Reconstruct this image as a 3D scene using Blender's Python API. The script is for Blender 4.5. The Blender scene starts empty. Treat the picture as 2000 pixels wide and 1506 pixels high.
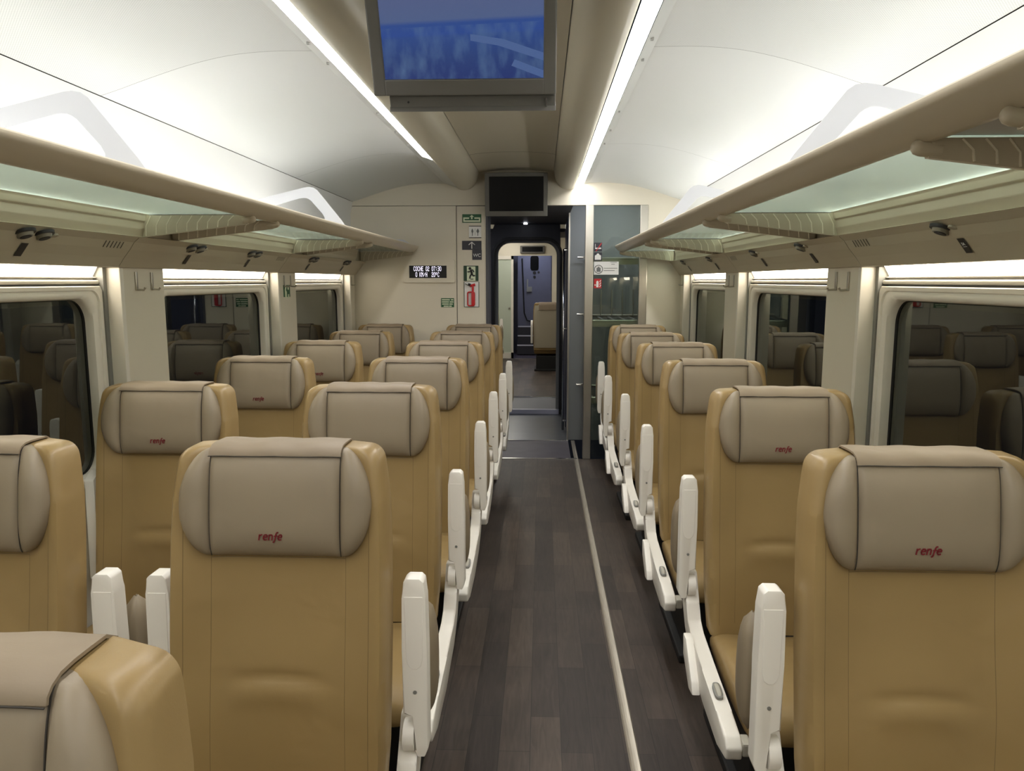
import bpy, bmesh, math, random
from mathutils import Vector, Matrix
random.seed(7)
SC = bpy.context.scene
COL = SC.collection
PI = math.pi

# ------------------------------------------------------------------ camera maths (2000x1506 frame)
FPX, VX, VY, CX, CY, CAMZ = 1480.0, 1058.0, 549.0, 1000.0, 753.0, 1.53
wy = Vector(((VX-CX)/FPX, (CY-VY)/FPX, 1.0)).normalized()      # world Y in camera (right, up, forward)
wz = Vector((0, wy.z, -wy.y)).normalized()
wx = (Vector((1, 0, 0)) - wy*wy.x).normalized()
CAM = Vector((0, 0, CAMZ))
def ray(px, py):
    d = Vector(((px-CX)/FPX, (CY-py)/FPX, 1.0))
    return Vector((wx.dot(d), wy.dot(d), wz.dot(d)))
def atY(px, py, Y):
    d = ray(px, py); t = Y/d.y
    return CAM + d*t

XC = -0.215      # centre line of the car
D = 6.45         # far bulkhead
YB = -2.6        # rear bulkhead (behind the camera)
def XX(s, h): return XC + s*h

# ------------------------------------------------------------------ materials
def lin(c):
    return tuple((v/255/12.92 if v/255 <= .04045 else ((v/255+.055)/1.055)**2.4) for v in c)
MATS = {}
def mat(name, rgb, rough=.5, metal=0., spec=.5, emit=None, estr=0., noise=0., nscale=8., bump=0., bscale=60., coat=0., stretch=None):
    m = bpy.data.materials.new(name); m.use_nodes = True
    nt = m.node_tree; b = nt.nodes['Principled BSDF']
    c = lin(rgb)
    b.inputs['Base Color'].default_value = (*c, 1)
    b.inputs['Roughness'].default_value = rough
    b.inputs['Metallic'].default_value = metal
    b.inputs['Specular IOR Level'].default_value = spec
    b.inputs['Coat Weight'].default_value = coat
    if emit:
        b.inputs['Emission Color'].default_value = (*lin(emit), 1)
        b.inputs['Emission Strength'].default_value = estr
    tc = nt.nodes.new('ShaderNodeTexCoord')
    src = tc.outputs['Object']
    if stretch:
        mp = nt.nodes.new('ShaderNodeMapping'); mp.inputs['Scale'].default_value = stretch
        nt.links.new(src, mp.inputs['Vector']); src = mp.outputs['Vector']
    if noise > 0:
        n = nt.nodes.new('ShaderNodeTexNoise'); n.inputs['Scale'].default_value = nscale; n.inputs['Detail'].default_value = 4
        r = nt.nodes.new('ShaderNodeMapRange'); r.inputs['From Min'].default_value = .3; r.inputs['From Max'].default_value = .7
        r.inputs['To Min'].default_value = 1-noise; r.inputs['To Max'].default_value = 1+noise
        mx = nt.nodes.new('ShaderNodeVectorMath'); mx.operation = 'SCALE'; mx.inputs[0].default_value = c
        nt.links.new(src, n.inputs['Vector']); nt.links.new(n.outputs['Fac'], r.inputs['Value'])
        nt.links.new(r.outputs['Result'], mx.inputs['Scale']); nt.links.new(mx.outputs['Vector'], b.inputs['Base Color'])
    if bump > 0:
        n2 = nt.nodes.new('ShaderNodeTexNoise'); n2.inputs['Scale'].default_value = bscale; n2.inputs['Detail'].default_value = 3
        bp = nt.nodes.new('ShaderNodeBump'); bp.inputs['Strength'].default_value = bump; bp.inputs['Distance'].default_value = .01
        nt.links.new(src, n2.inputs['Vector']); nt.links.new(n2.outputs['Fac'], bp.inputs['Height'])
        nt.links.new(bp.outputs['Normal'], b.inputs['Normal'])
    MATS[name] = m
    return m
M = MATS

def mnode(nt, op, a, b=None, clamp=False):
    n = nt.nodes.new('ShaderNodeMath'); n.operation = op; n.use_clamp = clamp
    for i, v in enumerate((a, b)):
        if v is None: continue
        if isinstance(v, (int, float)): n.inputs[i].default_value = v
        else: nt.links.new(v, n.inputs[i])
    return n.outputs[0]

mat('cream_wall', (214, 207, 190), .55, noise=.02, nscale=2)
mat('cream_panel', (176, 167, 146), .45, noise=.02, nscale=3)
mat('ceiling_paint', (214, 215, 213), .5)
mat('tube_paint', (190, 183, 164), .35, spec=.5)
mat('white_metal', (226, 221, 210), .35, noise=.02)
mat('rack_rail', (188, 178, 157), .32, spec=.5)
mat('rack_white', (200, 201, 206), .4)
mat('rib_cream', (226, 219, 200), .5)
mat('seam_dark', (60, 56, 50), .8)
mat('black', (12, 12, 13), .6)
mat('black_gloss', (8, 8, 9), .3, spec=.15)
mat('rubber', (16, 16, 18), .45)
mat('dark_grey', (72, 72, 78), .5)
mat('screen_frame', (92, 90, 84), .45)
mat('mid_grey', (128, 128, 124), .5)
mat('cabinet_grey', (132, 134, 132), .42, noise=.02)
mat('purple_grey', (94, 96, 116), .45, noise=.03)
mat('steel', (190, 186, 176), .28, metal=1., noise=.05, nscale=30, stretch=(40, 40, 1))
mat('chrome', (210, 210, 208), .15, metal=1.)
mat('plastic', (240, 236, 228), .4, spec=.45)
mat('plastic_grey', (176, 172, 160), .45)
mat('shell_beige', (170, 162, 142), .5)
mat('base_black', (22, 22, 22), .6)
mat('maroon', (122, 26, 36), .6)
mat('red', (190, 28, 34), .45)
mat('sign_green', (40, 92, 58), .55)
mat('sign_dkgreen', (24, 58, 36), .55)
mat('sign_pale', (214, 224, 196), .55)
mat('sign_navy', (44, 44, 54), .5)
mat('sign_white', (228, 228, 226), .5)
mat('sign_greyink', (110, 112, 112), .6)
mat('black_plate', (28, 26, 26), .5)
mat('step_light', (190, 190, 205), .4)
mat('floor_metal', (96, 100, 104), .32, metal=.3, noise=.1, nscale=5)
mat('floor_ribbed', (110, 112, 120), .5)
mat('alu_strip', (188, 180, 166), .38, metal=.7, noise=.12, nscale=9, stretch=(20, 1, 1))
mat('vest_floor', (58, 52, 66), .5, noise=.25, nscale=5)
mat('frosted_door', (186, 196, 180), .4, spec=.5, coat=.3)
mat('lamp_glass', (128, 122, 106), .3)
mat('strip_light', (255, 255, 255), .5, emit=(252, 250, 248), estr=24.0)
mat('window_light', (255, 250, 240), .5, emit=(255, 244, 224), estr=13.0)
mat('cove_light', (255, 255, 255), .5, emit=(252, 251, 250), estr=18.0)
mat('spot_light', (255, 255, 255), .5, emit=(240, 245, 255), estr=12.0)
mat('led_text', (255, 255, 255), .5, emit=(236, 228, 255), estr=1.15)

# leather with stitched seam lines (object space of the part)
def leather(name, rgb, rough, seams, bump=.18, wr=7.):
    m = mat(name, rgb, rough, spec=.4)
    nt = m.node_tree; b = nt.nodes['Principled BSDF']
    tc = nt.nodes.new('ShaderNodeTexCoord'); sp = nt.nodes.new('ShaderNodeSeparateXYZ')
    nt.links.new(tc.outputs['Object'], sp.inputs[0])
    x, z = sp.outputs[0], sp.outputs[2]
    nz = nt.nodes.new('ShaderNodeTexNoise'); nz.inputs['Scale'].default_value = 3.2; nz.inputs['Detail'].default_value = 3
    nt.links.new(tc.outputs['Object'], nz.inputs['Vector'])
    tot = None
    for kind, v, lo, hi, w in seams:
        a, o = (mnode(nt, 'ABSOLUTE', x), z) if kind == 'x' else (z, mnode(nt, 'ABSOLUTE', x))
        d = mnode(nt, 'ABSOLUTE', mnode(nt, 'SUBTRACT', a, v))
        k = mnode(nt, 'SUBTRACT', 1.0, mnode(nt, 'DIVIDE', d, w), clamp=True)
        k = mnode(nt, 'MULTIPLY', k, mnode(nt, 'GREATER_THAN', o, lo))
        k = mnode(nt, 'MULTIPLY', k, mnode(nt, 'LESS_THAN', o, hi))
        tot = k if tot is None else mnode(nt, 'MAXIMUM', tot, k)
    c = lin(rgb)
    mr = nt.nodes.new('ShaderNodeMapRange'); mr.inputs['From Min'].default_value = .3; mr.inputs['From Max'].default_value = .7
    mr.inputs['To Min'].default_value = .93; mr.inputs['To Max'].default_value = 1.07
    nt.links.new(nz.outputs['Fac'], mr.inputs['Value'])
    val = mr.outputs['Result']
    if tot is not None:
        val = mnode(nt, 'MULTIPLY', val, mnode(nt, 'SUBTRACT', 1.0, mnode(nt, 'MULTIPLY', tot, .42)))
    sc = nt.nodes.new('ShaderNodeVectorMath'); sc.operation = 'SCALE'; sc.inputs[0].default_value = c
    nt.links.new(val, sc.inputs['Scale']); nt.links.new(sc.outputs['Vector'], b.inputs['Base Color'])
    n1 = nt.nodes.new('ShaderNodeTexNoise'); n1.inputs['Scale'].default_value = wr; n1.inputs['Detail'].default_value = 2; n1.inputs['Distortion'].default_value = .6
    n2 = nt.nodes.new('ShaderNodeTexNoise'); n2.inputs['Scale'].default_value = 350; n2.inputs['Detail'].default_value = 2
    nt.links.new(tc.outputs['Object'], n1.inputs['Vector']); nt.links.new(tc.outputs['Object'], n2.inputs['Vector'])
    h = mnode(nt, 'ADD', n1.outputs['Fac'], mnode(nt, 'MULTIPLY', n2.outputs['Fac'], .02))
    if tot is not None: h = mnode(nt, 'SUBTRACT', h, mnode(nt, 'MULTIPLY', tot, .12))
    bp = nt.nodes.new('ShaderNodeBump'); bp.inputs['Strength'].default_value = bump; bp.inputs['Distance'].default_value = .03
    nt.links.new(h, bp.inputs['Height']); nt.links.new(bp.outputs['Normal'], b.inputs['Normal'])
    return m
TAN = (151, 127, 85); TAUPE = (141, 128, 108)
leather('tan_leather', TAN, .36, [('x', .150, .40, .93, .0012), ('z', .925, -1, .150, .0016), ('x', .205, .40, 1.09, .0014)])
leather('tan_plain', TAN, .42, [], .2)
leather('taupe_leather', TAUPE, .45, [], .12)
leather('strap_leather', (138, 123, 103), .5, [], .15)

# floor planks
def plank_mat(name, c1, c2, cm):
    m = bpy.data.materials.new(name); m.use_nodes = True; MATS[name] = m
    nt = m.node_tree; b = nt.nodes['Principled BSDF']
    tc = nt.nodes.new('ShaderNodeTexCoord'); mp = nt.nodes.new('ShaderNodeMapping')
    mp.inputs['Rotation'].default_value = (0, 0, PI/2); mp.inputs['Location'].default_value = (.1, .03, 0)
    nt.links.new(tc.outputs['Object'], mp.inputs['Vector'])
    br = nt.nodes.new('ShaderNodeTexBrick'); nt.links.new(mp.outputs['Vector'], br.inputs['Vector'])
    br.inputs['Scale'].default_value = 1; br.inputs['Brick Width'].default_value = .55; br.inputs['Row Height'].default_value = .103
    br.inputs['Mortar Size'].default_value = .0012; br.inputs['Mortar Smooth'].default_value = .3; br.inputs['Bias'].default_value = 0
    br.inputs['Color1'].default_value = (*lin(c1), 1); br.inputs['Color2'].default_value = (*lin(c2), 1); br.inputs['Mortar'].default_value = (*lin(cm), 1)
    br.offset = .37; br.offset_frequency = 2
    mp2 = nt.nodes.new('ShaderNodeMapping'); mp2.inputs['Scale'].default_value = (55, 5, 1); nt.links.new(tc.outputs['Object'], mp2.inputs['Vector'])
    n = nt.nodes.new('ShaderNodeTexNoise'); n.inputs['Scale'].default_value = 1; n.inputs['Detail'].default_value = 6; n.inputs['Distortion'].default_value = 1.2
    nt.links.new(mp2.outputs['Vector'], n.inputs['Vector'])
    n3 = nt.nodes.new('ShaderNodeTexNoise'); n3.inputs['Scale'].default_value = 3.5; n3.inputs['Detail'].default_value = 4
    nt.links.new(tc.outputs['Object'], n3.inputs['Vector'])
    v = mnode(nt, 'MULTIPLY', mnode(nt, 'ADD', mnode(nt, 'MULTIPLY', n.outputs['Fac'], 1.1), .45), mnode(nt, 'ADD', mnode(nt, 'MULTIPLY', n3.outputs['Fac'], .9), .55))
    sc = nt.nodes.new('ShaderNodeVectorMath'); sc.operation = 'SCALE'
    nt.links.new(br.outputs['Color'], sc.inputs[0]); nt.links.new(v, sc.inputs['Scale']); nt.links.new(sc.outputs['Vector'], b.inputs['Base Color'])
    b.inputs['Roughness'].default_value = .5; b.inputs['Specular IOR Level'].default_value = .35
    bp = nt.nodes.new('ShaderNodeBump'); bp.inputs['Strength'].default_value = .12; bp.inputs['Distance'].default_value = .004
    nt.links.new(n.outputs['Fac'], bp.inputs['Height']); nt.links.new(bp.outputs['Normal'], b.inputs['Normal'])
plank_mat('floor_planks', (50, 42, 38), (76, 65, 57), (34, 28, 26))

# perforated ceiling panel
def perf_mat():
    m = mat('ceiling_perf', (214, 215, 213), .5)
    nt = m.node_tree; b = nt.nodes['Principled BSDF']
    tc = nt.nodes.new('ShaderNodeTexCoord'); sp = nt.nodes.new('ShaderNodeSeparateXYZ'); nt.links.new(tc.outputs['Object'], sp.inputs[0])
    k = 2*PI/.009
    s1 = mnode(nt, 'SINE', mnode(nt, 'MULTIPLY', sp.outputs[0], k)); s2 = mnode(nt, 'SINE', mnode(nt, 'MULTIPLY', sp.outputs[1], k))
    p = mnode(nt, 'GREATER_THAN', mnode(nt, 'MULTIPLY', s1, s2), .45)
    sc = nt.nodes.new('ShaderNodeVectorMath'); sc.operation = 'SCALE'; sc.inputs[0].default_value = lin((214, 215, 213))
    nt.links.new(mnode(nt, 'SUBTRACT', 1.0, mnode(nt, 'MULTIPLY', p, .28)), sc.inputs['Scale']); nt.links.new(sc.outputs['Vector'], b.inputs['Base Color'])
perf_mat()

# glass: reflection rises towards grazing view on either side of the pane
def fres(nt, f0):
    lw = nt.nodes.new('ShaderNodeLayerWeight'); lw.inputs['Blend'].default_value = .5
    p = mnode(nt, 'POWER', lw.outputs['Facing'], 5.0)
    return mnode(nt, 'ADD', mnode(nt, 'MULTIPLY', p, 1-f0), f0)
def window_glass():
    m = bpy.data.materials.new('window_glass'); m.use_nodes = True; MATS['window_glass'] = m
    nt = m.node_tree; nt.nodes.clear()
    o = nt.nodes.new('ShaderNodeOutputMaterial'); mx = nt.nodes.new('ShaderNodeMixShader')
    g = nt.nodes.new('ShaderNodeBsdfGlossy'); g.inputs['Roughness'].default_value = .015; g.inputs['Color'].default_value = (.86, .9, .82, 1)
    t = nt.nodes.new('ShaderNodeBsdfTransparent'); t.inputs['Color'].default_value = (.5, .53, .5, 1)
    nt.links.new(fres(nt, .13), mx.inputs[0]); nt.links.new(t.outputs[0], mx.inputs[1]); nt.links.new(g.outputs[0], mx.inputs[2]); nt.links.new(mx.outputs[0], o.inputs[0])
window_glass()
def clear_glass(name, tint, ior, rough=.01):
    m = bpy.data.materials.new(name); m.use_nodes = True; MATS[name] = m
    nt = m.node_tree; nt.nodes.clear()
    o = nt.nodes.new('ShaderNodeOutputMaterial'); mx = nt.nodes.new('ShaderNodeMixShader')
    g = nt.nodes.new('ShaderNodeBsdfGlossy'); g.inputs['Roughness'].default_value = rough
    t = nt.nodes.new('ShaderNodeBsdfTransparent'); t.inputs['Color'].default_value = (*tint, 1)
    nt.links.new(fres(nt, ((ior-1)/(ior+1))**2), mx.inputs[0]); nt.links.new(t.outputs[0], mx.inputs[1]); nt.links.new(g.outputs[0], mx.inputs[2]); nt.links.new(mx.outputs[0], o.inputs[0])
clear_glass('partition_glass', (.80, .85, .80), 1.55)
def shelf_glass():
    m = bpy.data.materials.new('shelf_glass'); m.use_nodes = True; MATS['shelf_glass'] = m
    nt = m.node_tree; nt.nodes.clear()
    o = nt.nodes.new('ShaderNodeOutputMaterial')
    tl = nt.nodes.new('ShaderNodeBsdfTranslucent'); tl.inputs['Color'].default_value = (*lin((228, 238, 230)), 1)
    df = nt.nodes.new('ShaderNodeBsdfDiffuse'); df.inputs['Color'].default_value = (*lin((196, 212, 202)), 1)
    gl = nt.nodes.new('ShaderNodeBsdfGlossy'); gl.inputs['Roughness'].default_value = .12
    m1 = nt.nodes.new('ShaderNodeMixShader'); m1.inputs[0].default_value = .2
    m2 = nt.nodes.new('ShaderNodeMixShader'); 
    nt.links.new(tl.outputs[0], m1.inputs[1]); nt.links.new(df.outputs[0], m1.inputs[2])
    nt.links.new(fres(nt, .03), m2.inputs[0]); nt.links.new(m1.outputs[0], m2.inputs[1]); nt.links.new(gl.outputs[0], m2.inputs[2]); nt.links.new(m2.outputs[0], o.inputs[0])
shelf_glass()
# monitor picture: hazy sky over a blue sea and a crowd on a promenade
def tv_mat():
    m = bpy.data.materials.new('tv_picture'); m.use_nodes = True; MATS['tv_picture'] = m
    nt = m.node_tree; b = nt.nodes['Principled BSDF']; b.inputs['Base Color'].default_value = (.01, .01, .015, 1); b.inputs['Roughness'].default_value = .25
    tc = nt.nodes.new('ShaderNodeTexCoord'); sp = nt.nodes.new('ShaderNodeSeparateXYZ'); nt.links.new(tc.outputs['Generated'], sp.inputs[0])
    cr = nt.nodes.new('ShaderNodeValToRGB'); e = cr.color_ramp.elements
    cols = [(0, (34, 50, 104)), (.18, (40, 62, 114)), (.34, (44, 70, 128)), (.36, (42, 70, 136)), (.44, (44, 72, 134)), (.47, (76, 92, 130)), (.7, (80, 90, 128)), (1, (72, 80, 118))]
    e[0].position = 0; e[0].color = (*lin(cols[0][1]), 1); e[1].position = 1; e[1].color = (*lin(cols[-1][1]), 1)
    for p, c in cols[1:-1]:
        q = e.new(p); q.color = (*lin(c), 1)
    zz = mnode(nt, 'SUBTRACT', sp.outputs[2], mnode(nt, 'MULTIPLY', mnode(nt, 'SUBTRACT', sp.outputs[0], .5), .05))
    nt.links.new(zz, cr.inputs[0])
    n = nt.nodes.new('ShaderNodeTexNoise'); n.inputs['Scale'].default_value = 9; n.inputs['Detail'].default_value = 5
    mpp = nt.nodes.new('ShaderNodeMapping'); mpp.inputs['Scale'].default_value = (1.5, 1, .5); nt.links.new(tc.outputs['Generated'], mpp.inputs['Vector']); nt.links.new(mpp.outputs['Vector'], n.inputs['Vector'])
    below = mnode(nt, 'LESS_THAN', zz, .42)
    amt = mnode(nt, 'MULTIPLY', below, mnode(nt, 'MULTIPLY', mnode(nt, 'SUBTRACT', n.outputs['Fac'], .42, clamp=True), 2.2, clamp=True))
    mx = nt.nodes.new('ShaderNodeMix'); mx.data_type = 'RGBA'
    nt.links.new(amt, mx.inputs[0]); nt.links.new(cr.outputs[0], mx.inputs[6]); mx.inputs[7].default_value = (*lin((78, 104, 140)), 1)
    nt.links.new(mx.outputs[2], b.inputs['Emission Color']); b.inputs['Emission Strength'].default_value = .85
tv_mat()
for nm, c in (('tv_dark', (24, 46, 140)), ('tv_pale', (74, 96, 142)), ('tv_cyan', (58, 112, 172))):
    mat(nm, (5, 5, 8), .3, emit=c, estr=.85)

# ------------------------------------------------------------------ mesh helpers
ORG = {}
def tag(o, label=None, cat=None, group=None, kind=None):
    if label: o['label'] = label
    if cat: o['category'] = cat
    if group: o['group'] = group
    if kind: o['kind'] = kind
    return o
def thing(name, loc, label, cat, group=None):
    o = bpy.data.objects.new(name, None); COL.objects.link(o); o.location = loc; o.empty_display_size = .05
    ORG[o] = Vector(loc)
    return tag(o, label, cat, group)
class MB:
    def __init__(s): s.bm = bmesh.new()
    def box(s, x0, x1, y0, y1, z0, z1, bev=0, seg=2):
        vs = [s.bm.verts.new((x, y, z)) for x in (x0, x1) for y in (y0, y1) for z in (z0, z1)]
        fs = [(0, 1, 3, 2), (4, 6, 7, 5), (0, 4, 5, 1), (2, 3, 7, 6), (0, 2, 6, 4), (1, 5, 7, 3)]
        F = [s.bm.faces.new([vs[i] for i in f]) for f in fs]
        if bev:
            ed = list({e for f in F for e in f.edges})
            bmesh.ops.bevel(s.bm, geom=ed, offset=bev, segments=seg, profile=.6, affect='EDGES', clamp_overlap=True)
        return s
    def prism(s, poly, axis, a0, a1, bev=0, seg=2):
        """poly in the two remaining axes (in xyz order) extruded along axis"""
        def P(p, a):
            return (a, p[0], p[1]) if axis == 'x' else ((p[0], a, p[1]) if axis == 'y' else (p[0], p[1], a))
        A = [s.bm.verts.new(P(p, a0)) for p in poly]; B = [s.bm.verts.new(P(p, a1)) for p in poly]
        n = len(poly); F = [s.bm.faces.new(A), s.bm.faces.new(B[::-1])]
        for i in range(n): F.append(s.bm.faces.new((A[i], B[i], B[(i+1) % n], A[(i+1) % n])))
        if bev:
            ed = list({e for f in F for e in f.edges})
            bmesh.ops.bevel(s.bm, geom=ed, offset=bev, segments=seg, profile=.6, affect='EDGES', clamp_overlap=True)
        return s
    def sheet(s, prof, y0, y1, th=0):
        """open profile [(x,z)] swept along y"""
        A = [s.bm.verts.new((p[0], y0, p[1])) for p in prof]; B = [s.bm.verts.new((p[0], y1, p[1])) for p in prof]
        for i in range(len(prof)-1): s.bm.faces.new((A[i], A[i+1], B[i+1], B[i]))
        return s
    def quad(s, *pts):
        s.bm.faces.new([s.bm.verts.new(p) for p in pts]); return s
    def loft(s, loops, cap0=True, cap1=True, closed=True):
        L = [[s.bm.verts.new(p) for p in lp] for lp in loops]; n = len(L[0])
        for a, b in zip(L, L[1:]):
            for i in range(n if closed else n-1):
                s.bm.faces.new((a[i], a[(i+1) % n], b[(i+1) % n], b[i]))
        if cap0: s.bm.faces.new(L[0][::-1])
        if cap1: s.bm.faces.new(L[-1])
        return s
    def tube(s, pts, r, n=8, caps=True):
        pts = [Vector(p) for p in pts]; loops = []
        rs = r if isinstance(r, (list, tuple)) else [r]*len(pts)
        up = None
        for i, p in enumerate(pts):
            t = (pts[min(i+1, len(pts)-1)] - pts[max(i-1, 0)]).normalized()
            if up is None: up = Vector((0, 0, 1)) if abs(t.z) < .9 else Vector((1, 0, 0))
            u = (up - t*up.dot(t)).normalized(); v = t.cross(u); up = u
            loops.append([p + (u*math.cos(2*PI*k/n) + v*math.sin(2*PI*k/n))*rs[i] for k in range(n)])
        return s.loft(loops, caps, caps)
    def build(s, name, m, parent=None, smooth=False, angle=None):
        bmesh.ops.recalc_face_normals(s.bm, faces=s.bm.faces)
        org = Vector((0, 0, 0))
        if parent is not None: org = ORG.get(parent, Vector((0, 0, 0)))
        if org.length: bmesh.ops.translate(s.bm, verts=s.bm.verts, vec=-org)
        me = bpy.data.meshes.new(name); s.bm.to_mesh(me); s.bm.free()
        me.materials.append(M[m])
        if smooth:
            for p in me.polygons: p.use_smooth = True
            if angle: me.set_sharp_from_angle(angle=math.radians(angle))
        o = bpy.data.objects.new(name, me); COL.objects.link(o); o.parent = parent
        ORG[o] = org
        return o
def single(o, label, cat, group=None):
    """a one-mesh thing: put its origin at its own base centre"""
    me = o.data; xs = [v.co for v in me.vertices]
    c = Vector(((min(v.x for v in xs)+max(v.x for v in xs))/2, (min(v.y for v in xs)+max(v.y for v in xs))/2, min(v.z for v in xs)))
    me.transform(Matrix.Translation(-c)); o.location = c; ORG[o] = c
    return tag(o, label, cat, group)
def struct(name, mb, m, smooth=False, parent=None, angle=None):
    o = mb.build(name, m, parent, smooth, angle)
    if parent is None: o['kind'] = 'structure'
    return o
def rrect(cy, cz, w, h, r, n=8):
    pts = []
    for (sy, sz, a0) in ((1, 1, 0), (-1, 1, PI/2), (-1, -1, PI), (1, -1, 1.5*PI)):
        for k in range(n+1):
            a = a0 + (PI/2)*k/n
            pts.append((cy + sy*(w/2-r) + r*math.cos(a), cz + sz*(h/2-r) + r*math.sin(a)))
    return pts
def disc(mb, c, nrm, r, h, n=20, r2=None):
    c = Vector(c); nrm = Vector(nrm).normalized()
    return mb.tube([c, c+nrm*h], [r, r if r2 is None else r2], n)
def strokes(mb, glyphs, size, w, ox, oz, y, shear=.18, depth=.0012):
    """flat pen strokes in the xz plane facing -Y"""
    for pl in glyphs:
        P = [(ox + (p[0]+shear*p[1])*size, oz + p[1]*size) for p in pl]
        for a, b in zip(P, P[1:]):
            dx, dz = b[0]-a[0], b[1]-a[1]; l = math.hypot(dx, dz) or 1
            ex, ez = dx/l*w*.35, dz/l*w*.35; nx, nz = -dz/l*w/2, dx/l*w/2
            q = [(a[0]-ex+nx, a[1]-ez+nz), (b[0]+ex+nx, b[1]+ez+nz), (b[0]+ex-nx, b[1]+ez-nz), (a[0]-ex-nx, a[1]-ez-nz)]
            mb.prism(q, 'y', y-depth, y)
def text_obj(s, size, m, parent, x, y, z, name='lettering', align='CENTER', mat4=None):
    cu = bpy.data.curves.new('t', 'FONT'); cu.body = s; cu.size = size; cu.align_x = align; cu.extrude = .0004
    ob = bpy.data.objects.new('t', cu); COL.objects.link(ob)
    bpy.context.view_layer.update()
    me = bpy.data.meshes.new_from_object(ob.evaluated_get(bpy.context.evaluated_depsgraph_get()))
    bpy.data.objects.remove(ob)
    me.name = name; me.materials.clear(); me.materials.append(M[m])
    T = mat4 if mat4 is not None else Matrix.Translation((x, y, z)) @ Matrix.Rotation(PI/2, 4, 'X')
    me.transform(Matrix.Translation(-ORG.get(parent, Vector((0, 0, 0)))) @ T)
    o = bpy.data.objects.new(name, me); COL.objects.link(o); o.parent = parent; ORG[o] = ORG.get(parent, Vector((0, 0, 0)))
    return o

# ================================================================== ROOM SHELL
PITCH = 1.73
PIL = [D - PITCH*k for k in range(0, 6)]        # pillar centres (first is the far bulkhead)
PW = .35
# floor
struct('floor', MB().box(XX(-1, 1.42), XX(1, 1.42), YB, D, -.04, 0), 'floor_planks')
# aisle strip
p0, p1 = atY(1120, 858, 7.2), ray(1245, 1506); t = -CAMZ/p1.z; p1 = CAM + p1*t
sx = lambda y: p1.x + (p0.x-p1.x)*(y-p1.y)/(p0.y-p1.y)
mb = MB()
mb.prism([(sx(0)-.018, .0), (sx(0)-.013, .004), (sx(0)-.004, .003), (sx(0)+.004, .003), (sx(0)+.013, .004), (sx(0)+.018, 0)], 'y', YB, 7.2)
struct('trim_1', mb, 'alu_strip')
struct('trim_2', MB().box(XX(-1, .26), sx(7), D-.02, D+.012, 0, .004), 'chrome')

# ceiling
CP = [(0, 2.44), (.12, 2.438), (.24, 2.43), (.308, 2.42)]
prof = [(XX(-1, h), z) for h, z in CP[::-1]] + [(XX(1, h), z) for h, z in CP[1:]]
for k, (a, b) in enumerate(((YB, 1.9), (1.905, 5.55), (5.555, D))):
    struct('ceiling', MB().sheet(prof, a, b), 'tube_paint', True)
SIDE = [(.56, 2.325), (.60, 2.335)]
PAN0 = [(.600, 2.335), (.75, 2.335), (.90, 2.322), (1.05, 2.290), (1.20, 2.245), (1.30, 2.212), (1.372, 2.190)]
def smooth_prof(P, k=4):
    out = []
    for i in range(len(P)-1):
        p0, p1, p2, p3 = P[max(i-1, 0)], P[i], P[i+1], P[min(i+2, len(P)-1)]
        for j in range(k):
            t = j/k
            out.append(tuple(.5*((2*p1[q])+(-p0[q]+p2[q])*t+(2*p0[q]-5*p1[q]+4*p2[q]-p3[q])*t*t+(-p0[q]+3*p1[q]-3*p2[q]+p3[q])*t**3) for q in (0, 1)))
    return out+[P[-1]]
PAN = smooth_prof(PAN0)
WALLUP = [(1.3745, 2.1875), (1.395, 2.08), (1.395, 1.95), (1.36, 1.84), (1.30, 1.775)]
tube_prof = [(.310, 2.43), (.316, 2.395), (.328, 2.35), (.350, 2.315), (.380, 2.292), (.420, 2.280), (.455, 2.280), (.480, 2.290), (.487, 2.33)]
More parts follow.
